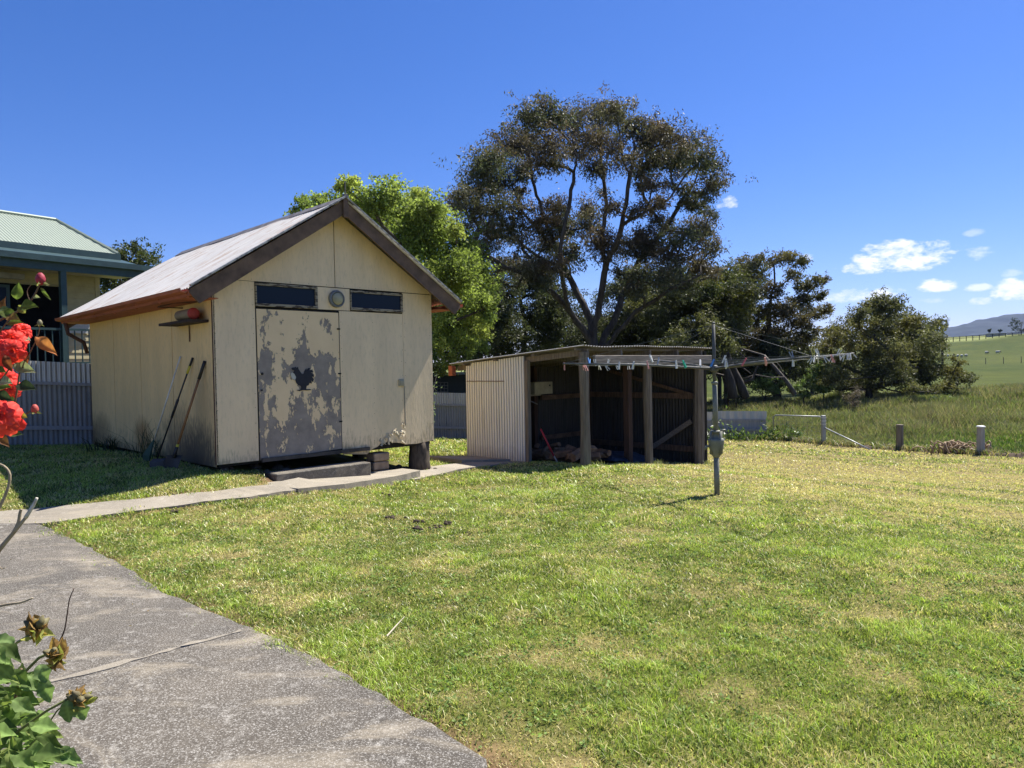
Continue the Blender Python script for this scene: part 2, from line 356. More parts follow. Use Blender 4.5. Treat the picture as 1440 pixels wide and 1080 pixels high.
J = [(-14, 2.6), (-2.18, 3.44), (-1.5, 4.06)]       # expansion joint across the driveway
dr_near = [(.0, -1.0), (-.0, 1.6), (-.11, 2.63), (-.53, 3.09), (-1.01, 3.6), (-1.51, 4.055), (-3.6, 2.09), (-14, 1.9), (-14, -1)]
dr_far = [(-1.525, 4.06), (-2.41, 4.82), (-3.23, 5.68), (-4.2, 6.62), (-4.72, 7.05), (-5.3, 7.1), (-14, 7.1), (-14, 1.91), (-3.6, 2.10)]
poly_sheet('driveway', dr_near, .022, M_agg); poly_sheet('driveway_far_section', dr_far, .018, M_agg)
def _strip(a, b_, n, w):
    a = np.array(a); b_ = np.array(b_); d = nrm((b_-a)[None])[0]; nv = np.array([-d[1], d[0]]); L1 = []; L2 = []
    for k in range(n+1): p = a+(b_-a)*k/n; L1.append(tuple(p+nv*w*(.5+1.0*rng.random()))); L2.append(tuple(p-nv*w*(.15+.4*rng.random())))
    return L1+L2[::-1]
JS = _strip((-3.5, 2.19), (-1.55, 4.02), 40, .032)
poly_sheet('joint_mortar', JS, .027, M_con, .01, jit=.012)
poly_sheet('path', PATH, .017, M_con, .09); poly_sheet('door_slab', SLAB, .03, M_con, .14, flat=lambda x, y: .085-.13*min(1, max(0, (shed_uv(x, y)[0]-.4)/2.0)), jit=.004)
poly_sheet('shelter_path', PATH2, .02, M_con, .1)
poly_sheet('shelter_slab', SLAB2, .06, M_con, .12, jit=.004)
# earth lip along the mown edge
def earth_edge():
    V = []; pts = []
    E2 = EDGE[3:]
    for (a, b_) in zip(E2[:-1], E2[1:]):
        n = max(2, int(math.dist(a, b_)/.12))
        for k in range(n): pts.append((a[0]+(b_[0]-a[0])*k/n, a[1]+(b_[1]-a[1])*k/n))
    pts = np.array(pts); d = np.gradient(pts, axis=0); d = nrm(d); nr_ = np.c_[-d[:, 1], d[:, 0]]
    K = 9; rows = []
    for k in range(K):
        o = (k/(K-1)-.5)*.5; q = pts+nr_*(o+.12*(fbm(pts[:, 0]*2, pts[:, 1]*2)[:, None]-.5)*2)
        h = max(0, cos(o/.5*pi*1.02))*(-.02+.24*fbm(q[:, 0]*7, q[:, 1]*7, 4))
        rows.append(np.c_[q, gz(q[:, 0], q[:, 1])+h-.03])
    R = np.stack(rows, 1); n = len(pts); V = R.reshape(-1, 3)
    i = np.arange(n-1)[:, None]*K; j = np.arange(K-1)[None]
    Fc = np.stack([i+j, i+K+j, i+K+j+1, i+j+1], -1).reshape(-1, 4)
    o = fastmesh('earth_lip', V, Fc, simple('dark_earth', (.10, .07, .045), (.045, .032, .022), 7, .95, bump=.8)); o['kind'] = 'structure'
earth_edge()
# ------------------------------------------------------------------ grass
def blades(P, h, w, col, lean=.5):
    """P (n,3) roots -> bent three triangle blades"""
    n = len(P); a = rng.random(n)*2*pi; r = np.c_[np.cos(a), np.sin(a), np.zeros(n)]; b2 = rng.random(n)*2*pi
    le = lean*rng.random(n); l = np.c_[np.cos(b2)*le, np.sin(b2)*le, np.zeros(n)]; h = h[:, None]; w = w[:, None]
    upz = np.array([0, 0, 1.]); mid = P+l*h*.35+upz*h*.6; tip = P+l*h*1.1+upz*h
    V = np.stack([P-r*w/2, P+r*w/2, mid-r*w*.4, mid+r*w*.4, tip], 1).reshape(-1, 3)
    b0 = np.arange(n)[:, None]*5; T = np.concatenate([b0+[0, 1, 3], b0+[0, 3, 2], b0+[2, 3, 4]], 0)
    return V, T, np.repeat(col, 5, axis=0)
def lawn_points(y0, y1, dens, xk=.80):
    A_ = xk*2*y1*(y1-y0); n = int(A_*dens); x = (rng.random(n)*2-1)*xk*y1; y = y0+rng.random(n)*(y1-y0)
    k = np.abs(x) < xk*y+.3; x = x[k]; y = y[k]
    k = inpoly(x, y, LAWN); 
    for Pl in (PATH, SLAB, PATH2, SLAB2, DRIVE):
        ja = .02+.07*sst(.45, .7, fbm(x*4, y*4, 2)); jx = x+rng.normal(size=len(x))*ja; jy = y+rng.normal(size=len(x))*ja; k &= ~inpoly(jx, jy, Pl)
    u, v = shed_uv(x, y); k &= ~((u > -.02) & (u < 3.5) & (v > .05) & (v < 5.4))
    u, v = shed_uv(x, y, SHEL_O); k &= ~((u > .2) & (u < 3.9) & (v > .3) & (v < 3.1))
    return x[k], y[k]
def lawn():
    VV = []; TT = []; CC = []; off = 0
    for (y0, y1, dens, hh, ww) in ((1.8, 4.0, 15000, .019, .0042), (4.0, 6.5, 8500, .021, .0055), (6.5, 9.5, 4000, .024, .008), (9.5, 14, 1500, .028, .012), (14, 18, 420, .036, .02), (18, 25, 190, .045, .03)):
        x, y = lawn_points(y0, y1, dens); d = dryness(x, y); n = len(x)
        thin = fbm(x*2.2+30, y*2.2, 3); keep = rng.random(n) > sst(.62, .76, thin)*.3; x = x[keep]; y = y[keep]; d = d[keep]; n = len(x)
        lush = np.maximum(sst(.52, .72, fbm(x*1.5, y*1.5+70, 4)), 1.3*sst(.62, .74, fbm(x*6, y*6+20, 3))); dk = rng.random(n) < d*.85+.06
        u, v = shed_uv(x, y); lush = np.maximum(lush, ((u < .1) & (u > -2) & (v > -1) & (v < 6))*.7)
        h = hh*(.45+rng.random(n)*.9+lush*.9)*(1-.45*d)
        c = np.where(dk[:, None], STRAW*(.75+.6*rng.random((n, 1))), (GREEN*(1-lush[:, None])+GREEN2*lush[:, None])*(.72+.6*sst(.3, .62, fbm(x*3.3+8, y*3.3, 3)))[:, None]*(.45+1.45*rng.random((n, 1))**1.3))
        yel = (rng.random(n) < .22)[:, None]; c = np.where(yel & ~dk[:, None], np.array([.36, .42, .09])*(.7+.6*rng.random((n, 1))), c)
        P = np.c_[x, y, gz(x, y)+(fbm(x*1.3, y*1.3)-.5)*.05*sst(1, 5, np.hypot(x, y))+.012*sst(0, 1, inpoly(x, y, DRIVE)*1.)-.004]
        V, T, C = blades(P, h, ww*(.7+.7*rng.random(n)), c, 1.5); VV.append(V); TT.append(T+off); CC.append(C); off += len(V)
    o = fastmesh('lawn_grass', np.concatenate(VV), np.concatenate(TT), M_grass, np.concatenate(CC))
    meta(o, 'short mown lawn grass, green with straw coloured patches', 'grass', kind='stuff')
    # broad leaved clover and dock rosettes in the turf
    L = Leaves(); x, y = lawn_points(1.9, 7, 110); w = fbm(x*3.1+11, y*3.1, 3); k = (w > .42); x = x[k]; y = y[k]
    for (q, w_) in zip(x, y):
        n = 7; a = rng.random(n)*2*pi; c = np.tile([q, w_, g(q, w_)+.008], (n, 1)); c[:, :2] += rng.normal(size=(n, 2))*.02
        L.add(c, np.c_[np.cos(a), np.sin(a), .1+.4*rng.random(n)], .012+.016*rng.random(n), .009+.008*rng.random(n), np.tile(np.array([.19, .27, .075])*(.55+.9*rng.random()), (n, 1)))
    meta(L.build('lawn_weeds', leafmat('weed_leaf', .35, .6, .12)), 'flat broad leaved weeds and clover through the near lawn', 'weeds', kind='stuff')
lawn()
def paddock():
    n = 300000; y = 17+rng.random(n)**.85*23; x = y*(.12+rng.random(n)*.72)
    k = ~inpoly(x, y, LAWN); x = x[k]; y = y[k]
    cl = fbm(x*.45+5, y*.45, 4); k = rng.random(len(x)) < .25+1.1*sst(.35, .6, cl); x = x[k]; y = y[k]; cl = cl[k]; n = len(x)
    hv = fbm(x*.2, y*.2+40, 3); h = (.16+.5*rng.random(n)*hv+.22*sst(.5, .7, cl))*(.6+.5*sst(17, 30, y)); 
    seed = rng.random(n) < .34*(hv*2); green = np.array([.13, .21, .035]); dry = np.array([.36, .32, .17]); pur = np.array([.30, .22, .17])
    t = np.clip(fbm(x*.3+9, y*.22+2, 4)*2.8-.8+sst(22, 32, y)*.6, 0, 1)[:, None]; c = green*(1-t)+(green*.5+dry*.5)*t; c = np.where(seed[:, None], dry*.6+pur*.4, c)*(.35+.75*rng.random((n, 1)))*(.75+.5*fbm(x*.8, y*.8+4, 3)[:, None])
    P = np.c_[x, y, gz(x, y)-.03]; P[:, 2] += (fbm(x*.12, y*.12, 3)-.5)*.5*sst(25, 70, np.hypot(x, y))
    V, T, C = blades(P, h, .012+.016*(y/30)*(.5+rng.random(n)), c, .7)
    meta(fastmesh('paddock_grass', V, T, M_grass, C), 'long unmown paddock grass with dry seed heads beyond the lawn', 'grass', kind='stuff')
paddock()
# ------------------------------------------------------------------ corrugated sheet
def corr(name, o, eu, ev, wid, lo, hi, mat, parent=None, pitch=.076, amp=.009, rows=6, wob=.0, thick=0, label=None, rib=False):
    """o origin; eu unit across the ribs, ev unit along them; lo/hi(u) -> extent along ev"""
    o = np.array(o, float); eu = np.array(eu, float); ev = np.array(ev, float); nn_ = np.cross(eu, ev)
    k = int(wid/pitch*(16 if rib else 8)); u = np.linspace(0, wid, k+1); t = np.linspace(0, 1, rows+1); V = []
    for q in u:
        a, b_ = lo(q), hi(q); off = amp*sin(2*pi*q/pitch) if not rib else -amp*math.exp(-(((q/pitch) % 1-.5)/.11)**2)+.004*sin(2*pi*q/pitch)
        for tt in t: V.append(o+eu*q+ev*(a+(b_-a)*tt)+nn_*(off+wob*(vnoise(np.array([q*1.7]), np.array([tt*3.]))[0]-.5)))
    V = np.array(V); K = rows+1; i = np.arange(k)[:, None]*K; j = np.arange(rows)[None]
    Fc = np.stack([i+j, i+K+j, i+K+j+1, i+j+1], -1).reshape(-1, 4)
    ob = fastmesh(name, V, Fc, mat, parent=parent, smooth=True)
    if label: ob['label'] = label
    return ob
def tin(name, c1, c2, c3=None, rough=.5, metal=.25, streak=(14, 14, .5), dirt=.0, dirtz=None):
    b = NB(name); n = b.noise(2.2, 7, .65, b.vec(streak)); m_ = b.noise(5, 6, .7)
    c = b.mix(b.ramp(n, .35, .65), c1, c2)
    if c3: c = b.mix(b.ramp(b.math('ADD', b.noise(1.4, 7, .72, b.vec(streak)), b.math('MULTIPLY', b.math('SUBTRACT', m_, .5), .5)), .52, .7), c, c3)
    b.bump(m_, .15, .01); return b.done(c, rough, metal, .4)
# ------------------------------------------------------------------ SHED
G0 = .32; UC = 1.79; WW = 3.56; LL = 5.42; PZ = 2.71; RZ = 3.93; SL = (RZ-2.55)/(UC+.36)
def paint_wall(name, base, dirtz=.0, warm=.5, side=False):
    b = NB(name); z = b.xyz(2); x = b.xyz(0); n = b.noise(1.3, 6, .6, b.vec((2.5, 2.5, .5))); f = b.noise(7, 7, .65, b.vec((4, 4, 1.1))); big = b.noise(.9, 4, .6)
    c = b.mix(b.ramp(n, .3, .7), base, tuple(q*.84 for q in base))
    c = b.mix(b.math('MULTIPLY', b.ramp(f, .5, .8), .45), c, (.36, .31, .20))
    rise = b.math('ADD', b.math('MULTIPLY', b.math('SUBTRACT', big, .5), 1.5), b.math('MULTIPLY', b.math('SUBTRACT', f, .5), .9))
    low = b.ramp(b.math('ADD', b.math('SUBTRACT', G0+dirtz, z), rise), -.12, .40)
    c = b.mix(b.math('MULTIPLY', b.math('MULTIPLY', low, warm), 1.0, True), c, (.17, .105, .05))
    moss = b.ramp(b.math('ADD', b.math('SUBTRACT', G0+.08, z), b.math('MULTIPLY', b.math('SUBTRACT', f, .5), .7)), -.05, .25)
    c = b.mix(b.math('MULTIPLY', moss, .6, True), c, (.06, .05, .035))
    if side:
        for (cv, cz, rv, rz0, colr, am) in ((2.75, .55, .42, .30, (.30, .15, .05), .75), (.55, .36, .75, .55, (.045, .035, .025), .95), (1.2, .5, .6, .6, (.14, .10, .06), .6), (4.9, .5, .7, .35, (.20, .13, .06), .6), (.35, 1.0, .5, .8, (.22, .17, .10), .4)):
            dv = b.math('DIVIDE', b.math('SUBTRACT', b.xyz(1), cv), rv); dz_ = b.math('DIVIDE', b.math('SUBTRACT', z, cz), rz0)
            q = b.math('SUBTRACT', 1.15, b.math('ADD', b.math('MULTIPLY', dv, dv), b.math('MULTIPLY', dz_, dz_)))
            q = b.math('ADD', q, b.math('MULTIPLY', b.math('SUBTRACT', f, .5), 2.0), True); c = b.mix(b.math('MULTIPLY', q, am, True), c, colr)
    sp = b.ramp(b.noise(42, 3, .8), .70, .74); c = b.mix(b.math('MULTIPLY', sp, .5), c, (.13, .11, .08))
    b.bump(b.math('ADD', f, b.math('MULTIPLY', n, 3.0)), .22, .015); return b.done(c, .62, 0, .35)
M_wallF = paint_wall('cream_fibro_front', (.84, .65, .41), -.05, .6); M_wallS = paint_wall('cream_fibro_side', (.86, .60, .27), .16, 1.0, True)
def door_mat():
    b = NB('peeling_cream_door'); z = b.xyz(2)
    n = b.noise(3.0, 9, .62, b.vec((1.7, 1, .95)), .35); fine = b.noise(14, 7, .7, b.vec((1.5, 1, .8)))
    v = b.math('ADD', n, b.math('MULTIPLY', b.math('SUBTRACT', fine, .5), .46))
    v = b.math('ADD', v, b.math('MULTIPLY', b.math('SUBTRACT', z, 1.50), .125))
    x = b.xyz(0)
    for (cx, cz, rx, rz_, a) in ((1.2, 1.66, .22, .34, .17), (1.62, 1.5, .16, .5, .12), (.70, 1.60, .10, .4, .11), (.95, 1.0, .16, .28, -.16), (1.50, .93, .2, .22, -.12), (1.65, 2.12, .1, .16, .12)):
        dx = b.math('DIVIDE', b.math('SUBTRACT', x, cx), rx); dz = b.math('DIVIDE', b.math('SUBTRACT', z, cz), rz_)
        q = b.math('SUBTRACT', 1.0, b.math('ADD', b.math('MULTIPLY', dx, dx), b.math('MULTIPLY', dz, dz)), True)
        v = b.math('SUBTRACT', v, b.math('MULTIPLY', q, a))
    k = b.ramp(v, .475, .482); pri = b.mix(b.ramp(b.noise(5, 6, .6), .35, .65), (.32, .27, .22), (.22, .185, .155))
    cream = b.mix(b.ramp(b.noise(3, 5), .3, .7), (.82, .62, .37), (.74, .55, .32)); cream = b.mix(b.ramp(v, .495, .475), cream, (.36, .31, .19))
    b.bump(k, .9, .004); return b.done(b.mix(k, pri, cream), .7, 0, .3)
M_door = door_mat()
M_glass = NB('dark_window_glass'); M_glass = M_glass.done((.010, .018, .035), .25, 0, .12)
M_frame = simple('flaked_window_timber', (.30, .26, .19), (.06, .045, .035), 9, .85, (1, 1, 5), .6, lo=.48, hi=.56)
M_roof = tin('weathered_white_roof_iron', (.62, .595, .55), (.46, .44, .40), (.36, .24, .16), .5, .0, (.5, 6, .5))
M_ridge = simple('ridge_iron', (.22, .21, .20), (.10, .08, .07), 8, .6, metal=.2)
shed = empty('garden_shed', (*SHED_O, 0), SHED_A, 'small cream fibro gabled shed with peeling door and white iron roof', 'shed')
def warp(o, amp, seed=0):
    for v in o.data.vertices: v.co.y -= amp*(vnoise(np.array([v.co.x*1.4+seed]), np.array([v.co.z*1.6]))[0])
def sheet(mb, x0, x1, z0, z1, y=0.0, t=.012, n=8, axis='x'):
    for a in range(n):
        pass
    if axis == 'x': mb.box(x0, x1, y, y+t, z0, z1)
    else: mb.box(y, y+t, x0, x1, z0, z1)
# front wall cladding: separate sheets with dark joints, broken bottom corner
f = MB(); gp = .006
sheet(f, 0, .575-gp, G0, PZ); 
f.box(1.50, 2.03, 0, .012, 2.385, PZ-gp)
jag = [(1.845, G0+.02), (1.86, G0-.05), (2.0, G0-.06), (2.15, G0-.075), (2.27, G0-.085), (2.36, G0-.02), (2.46, G0+.01), (2.52, G0+.055), (2.60, G0+.05), (2.66, G0+.09), (2.74, G0+.05), (2.83, G0+.04), (2.93, G0+.02), (2.985-gp, G0+.0)]
f.prism([(x, 0, z) for x, z in jag]+[(2.985-gp, 0, 2.375), (1.845, 0, 2.375)], (0, .012, 0))
f.prism([(2.985, 0, G0+.0), (3.2, 0, G0-.01), (WW, 0, G0+.02), (WW, 0, PZ-gp), (2.985, 0, PZ-gp)], (0, .012, 0))
gs = lambda u: PZ+.0+max(0, (RZ-.10-abs(u-UC)*SL)-PZ)
for (a, b_) in ((.0, UC-gp), (UC+gp, WW)):
    us = np.linspace(a, b_, 8)
    f.prism([(a, .0, PZ+gp), (b_, .0, PZ+gp)]+[(u, 0, gs(u)+.02) for u in us[::-1]], (0, .012, 0))
fw_ = f.build('front_wall', M_wallF, shed)
fb = MB(); fb.box(.0, WW, .02, .05, G0+.10, PZ); fb.prism([(0.02, .02, PZ), (WW-.02, .02, PZ), (UC, .02, RZ-.12)], (0, .02, 0)); 
fb.build('wall_frame', M_dark, shed)
# side wall (faces the fence), right wall and back wall
sb = MB(); cuts = [0, 1.40, 2.74, 4.06, LL]; eave = PZ-.08
for a, b_ in zip(cuts[:-1], cuts[1:]): sb.box(-.006, .006, a+.009, b_-.009, G0-.03, eave)
sw = sb.build('side_wall', M_wallS, shed)
MB().box(.012, .03, .0, LL, G0+.02, eave).build('side_backing', M_dark, shed)
rw = MB(); rw.box(WW-.012, WW, .014, LL, G0, eave).box(.01, WW-.014, LL-.012, LL, G0-.1, PZ).prism([(0.02, LL-.01, PZ), (WW, LL-.01, PZ), (UC, LL-.01, RZ-.1)], (0, .01, 0)).build('rear_wall', M_wallS, shed)
nl = MB()
for u in (.03, .54, 1.87, 2.42, 2.95, 3.02, 3.52):
    for k in range(12):
        z = .42+k*.2
        if z < 2.33 or u < .6 or u > 3: nl.lathe((u+.006*rng.normal(), .001, z+.01*rng.normal()), [(.0045, 0), (.004, -.004)], 6, 'y')
for u in np.arange(.25, 3.4, .28): nl.lathe((u, .001, PZ+.03), [(.0045, 0), (.004, -.004)], 6, 'y')
no = nl.build('nail_heads', M_rust, shed); no['kind'] = 'stuff'
# corner bead and joint cover, dark cracks
MB().box(-.012, .0, -.006, .004, G0, PZ).box(-.006, -.001, -.012, -.006, G0, PZ-.3).build('corner_bead', M_rust, shed)
# floor, bearers
MB().box(.03, WW-.03, .03, LL-.03, G0+.02, G0+.10).box(.05, WW-.05, .05, .14, G0-.04, G0+.02).build('floor', M_dark, shed)
fl = MB(); fl.beam((.6, -.02, G0+.0), (2.3, -.02, G0+.0), .04, .05).build('floor_bearer', simple('rotten_bearer', (.10, .085, .07), (.04, .035, .03), 8), shed)
M_stbrick = simple('brown_block_stump', (.40, .29, .19), (.24, .17, .11), 9, .95, bump=.9); 
st = MB()
for k in range(3): st.box(2.40+.008*k, 2.70-.01*(k % 2), .03, .26, -.17+.135*k, -.045+.135*k)
st.build('stump', M_stbrick, shed, bevel=.012, label='brown block stump beside the step')
tp = MB(); tp.tube([(3.38, .16, -.3), (3.37, .16, 0.0), (3.38, .16, .2), (3.38, .16, G0)], [.20, .175, .165, .165], 10)
tp.build('stump', simple('charred_timber_stump', (.12, .095, .07), (.04, .032, .026), 6, .95, (4, 4, .8), 1), shed, True, label='round timber stump at the right corner')
for v_ in (1.8, 3.6):
    for u_ in (.3, 1.8, 3.3): MB().box(u_-.1, u_+.1, v_-.1, v_+.1, -.4, G0).build('stump', M_dark, shed, bevel=.01)
# curled, torn lining at the broken corner
tb = MB()
for i in range(34):
    u = 2.50+.46*rng.random(); hgt = .04+.42*max(0, (u-2.3)/.7)**1.3*rng.random(); z0 = G0+.02+hgt
    w = .012+.028*rng.random(); a = rng.normal()*.6; l = .025+.05*rng.random()
    tb.add([(u, -.004, z0), (u+w, -.006, z0+.01), (u+w*.8+sin(a)*l, -.02-.03*rng.random(), z0-l), (u+sin(a)*l, -.012, z0-l*.8)], [(0, 1, 2, 3)])
tb.build('torn_paint', simple('flaking_paint', (.55, .48, .33), (.36, .28, .16), 12, .6), shed)
# door
dr = MB(); dr.prism([(.588, -.004, G0+.0), (1.835, -.004, G0+.04), (1.83, -.004, 2.345), (.585, -.004, 2.35)], (0, .03, 0)); door = dr.build('door', M_door, shed)
db = MB(); db.box(.575, .588, -.001, .02, G0, 2.36).box(1.834, 1.845, -.001, .02, G0, 2.36).box(.575, 1.845, -.001, .02, 2.352, 2.366)
for z in (.75, 1.45, 2.1): db.box(1.80, 1.85, -.012, -.003, z, z+.02)
db.build('door_edge_strip', M_dark, door)
MB().lathe((.64, -.008, 1.48), [(.018, 0), (.018, -.012), (.01, -.02)], 12, 'y').lathe((.625, -.008, 1.26), [(.012, 0), (.012, -.02)], 10, 'y').build('door_latch', M_black, door)
# rooster silhouette
rp = [(-.12,.125),(-.15,.13),(-.165,.155),(-.14,.168),(-.125,.158),(-.11,.175),(-.09,.16),(-.07,.172),(-.06,.14),(-.035,.105),(-.01,.075),(.02,.085),(.03,.12),(.06,.15),(.05,.115),(.09,.155),(.125,.15),(.09,.125),(.14,.13),(.165,.10),(.12,.095),(.17,.065),(.165,.03),(.13,.05),(.165,.0),(.15,-.035),(.12,.0),(.135,-.055),(.10,-.045),(.085,-.075),(.055,-.085),(.045,-.115),(.05,-.13),(.10,-.128),(.13,-.14),(.05,-.145),(.0,-.14),(-.06,-.15),(-.10,-.138),(-.04,-.128),(-.025,-.11),(-.03,-.085),(-.07,-.07),(-.10,-.04),(-.112,.0),(-.10,.04),(-.115,.07),(-.145,.09)]
MB().prism([(1.235+x*1.02, -.0145, 1.385+z*1.05) for x, z in rp], (0, .008, 0)).build('rooster_emblem', simple('navy_black_enamel', (.012, .013, .02), (.02, .02, .028), 12, .5), door)
wp = [(-.155, .085), (-.13, .10), (-.10, .085), (-.075, .035), (-.09, -.0), (-.13, .015), (-.15, .05)]
MB().prism([(1.215+x*1.02-.01, -.018, 1.385+z*1.05) for x, z in wp], (0, .003, 0)).build('rooster_face_patch', simple('white_enamel', (.5, .49, .42), (.4, .39, .33), 12, .6), door)
# high windows
for (a, b_, z0, z1) in ((.575, 1.495, 2.385, 2.70), (2.035, 2.98, 2.395, 2.69)):
    w = MB(); t = .035
    w.box(a, b_, -.022, .03, z1-t, z1).box(a, b_, -.026, .03, z0, z0+t+.005).box(a, a+t*.5, -.02, .03, z0, z1).box(b_-t, b_, -.02, .03, z0, z1)
    wi = w.build('window', M_frame, shed, bevel=.002); MB().box(a+.01, b_-.02, .004, .008, z0+.02, z1-.02).build('pane', M_glass, wi)
# bulkhead light
lm = MB(); lm.lathe((1.80, 0, 2.545), [(.125, .0), (.125, -.035), (.115, -.05), (.098, -.052), (.096, -.04)], 28, 'y')
lmo = lm.build('wall_lamp', simple('grey_lamp_ring', (.19, .20, .21), (.13, .14, .15), 12, .5), shed, True)
MB().lathe((1.80, 0, 2.545), [(.096, -.042), (.08, -.062), (.045, -.074), (.01, -.078)], 28, 'y').build('diffuser', simple('cream_diffuser', (.36, .34, .22), (.28, .26, .17), 10, .4), lmo, True)
# power outlet with conduit
ot = MB(); ot.box(2.87, 2.97, -.028, .0, 1.24, 1.35).box(2.885, 2.955, -.04, -.028, 1.26, 1.33); oo = ot.build('power_outlet', simple('aged_cream_plastic', (.42, .38, .27), (.34, .3, .2), 10, .5), shed, bevel=.005)
MB().tube([(2.975, -.012, 1.24), (2.98, -.012, .9), (2.985, -.01, .62)], .006, 6).build('cable', M_wire, oo)
# barge boards
def barge(v, name='barge_board'):
    for sg, ue in ((-1, -.37), (1, 3.91)):
        mb = MB(); zE = RZ-abs(ue-UC)*SL; d = .185
        mb.prism([(UC, v, RZ-.01), (ue, v, zE-.01), (ue+.02*sg, v, zE-.06), (ue-.10*sg, v, zE-d*1.12+.02), (UC, v, RZ-d*1.12)], (0, .035, 0)); mb.build(name, M_barge, shed)
barge(-.30); barge(5.72)
MB().box(UC-.035, UC+.045, -.335, -.302, RZ-.26, RZ+.02).build('barge_joint_block', M_barge, shed, bevel=.006)
# roof planes
for sg, ue in ((-1, -.39), (1, 3.93)):
    d = np.array([ue-UC, 0, -abs(ue-UC)*SL]); Ld = np.linalg.norm(d); d /= Ld
    corr('roof_sheet', (UC, -.33, RZ+.012), (0, 1, 0), d, 6.1, lambda q: 0.02, lambda q: Ld+.01*sin(q*9), M_roof, shed, rows=5, wob=.03)
    for k in range(7):      # rafters
        v = -.2+k*.96; MB().beam((UC, v, RZ-.075), (ue-.05*sg*0, v, RZ-abs(ue-UC)*SL-.075), .04, .09).build('rafter', M_red, shed)
    mbf = MB(); zE = RZ-abs(ue-UC)*SL
    mbf.box(min(ue, ue+.035*-sg), max(ue, ue-.035*sg), -.28, 5.7, zE-.085, zE-.02); mbf.build('fascia', M_red, shed, bevel=.004)
    gx = ue+sg*.045
    gb = MB(); pr = [(gx-.055*sg*-1*0-.055, zE+.0), (gx-.045, zE-.04), (gx+.02, zE-.055), (gx+.045, zE-.035), (gx+.045, zE-.0), (gx+.038, zE-.0), (gx+.035, zE-.03), (gx-.035, zE-.035), (gx-.045, zE)]
    gb.prism([(x, -.26, z) for x, z in pr], (0, 5.95, 0)); gb.build('gutter', M_red, shed)
    mb2 = MB(); mb2.box(min(ue, 0 if sg < 0 else WW), max(ue, 0 if sg < 0 else WW), -.2, 5.6, zE-.095, zE-.086); mb2.build('soffit', M_red, shed)
mb = MB(); mb.tube([(-.38, 5.45, 2.45), (-.34, 5.45, 2.25), (-.1, 5.44, 2.1), (-.05, 5.44, 1.9)], .035, 8); mb.build('downpipe', M_rust, shed, True)
# verge trim and ridge cap
for sg, ue in ((-1, -.39), (1, 3.93)):
    for v in (-.325,):
        MB().beam((UC, v, RZ+.035), (ue, v, RZ+.035-abs(ue-UC)*SL), .05, .022).build('verge_trim', simple('verge_trim_iron', (.42, .42, .40), (.14, .13, .12), 5, .5, (3, 3, 3), lo=.4, hi=.6), shed)
rc = MB(); rc.prism([(UC-.14, -.34, RZ-.06), (UC, -.34, RZ+.045), (UC+.14, -.34, RZ-.06), (UC+.13, -.34, RZ-.07), (UC, -.34, RZ+.03), (UC-.13, -.34, RZ-.07)], (0, 6.12, 0)); rc.build('ridge_cap', M_ridge, shed)
MB().tube([(UC+.03, -.28, RZ-.1), (UC+.03, -.28, RZ+.27)], .009, 6).box(UC+.0, UC+.06, -.31, -.25, RZ-.1, RZ+.08).build('ridge_rod', M_ridge, shed)
# side shelf bracket
sh = MB(); sh.box(-.26, -.008, .10, 1.16, 2.155, 2.19); so_ = sh.build('shelf', simple('dark_shelf', (.05, .03, .02), (.03, .02, .015), 8), shed)
MB().tube([(-.25, 1.2, 2.42), (-.22, .7, 2.44), (-.10, .30, 2.43), (-.10, -.16, 2.44)], .009, 6).tube([(-.25, 1.2, 2.42), (-.01, .95, 2.40)], .008, 6).tube([(-.02, .72, 2.15), (-.02, .72, 1.93)], .008, 6).build('bracket_rod', M_rust, so_)
lg = MB(); lg.tube([(-.15, .70, 2.27), (-.15, .24, 2.27)], [.066, .072], 14)
lgo = lg.build('rolled_tin_can', simple('tan_can', (.28, .22, .13), (.2, .15, .09), 8, .6)); lgo.parent = None
lgo.location = (*SHED_O, 0); lgo.rotation_euler = (0, 0, SHED_A); meta(lgo, 'tan cylinder with red end lying on the shed wall shelf', 'canister')
MB().lathe((-.15, .238, 2.27), [(.075, .0), (.075, -.035), (.05, -.05)], 16, 'y').build('red_end_cap', simple('red_cap', (.45, .06, .04), (.32, .04, .03), 8, .5), lgo, True)
# step
stp = MB(); stp.box(.62, 2.08, -.38, -.08, -.15, .165); so2 = stp.build('concrete_step', M_step, bevel=.012); so2.location = (*SHED_O, 0); so2.rotation_euler = (0, 0, SHED_A)
meta(so2, 'long dark concrete step block below the peeling shed door', 'step')
# rubble and dirt in the crawl gap
rb = MB()
for i in range(60):
    u = .1+3.5*rng.random(); v = -.03+.5*rng.random(); x = SHED_O[0]+(u-v)*s2; y = SHED_O[1]+(u+v)*s2; z = g(x, y); r = .03+.05*rng.random()
    rb.lathe((x, y, z-.02), [(r*.9, 0), (r, r*.4), (r*.6, r*.9), (r*.1, r*1.1)], 6)
meta(rb.build('rubble', simple('dark_rubble', (.11, .085, .06), (.05, .04, .03), 9, .95)), 'loose dirt and rubble under the edge of the shed', 'rubble', kind='stuff')
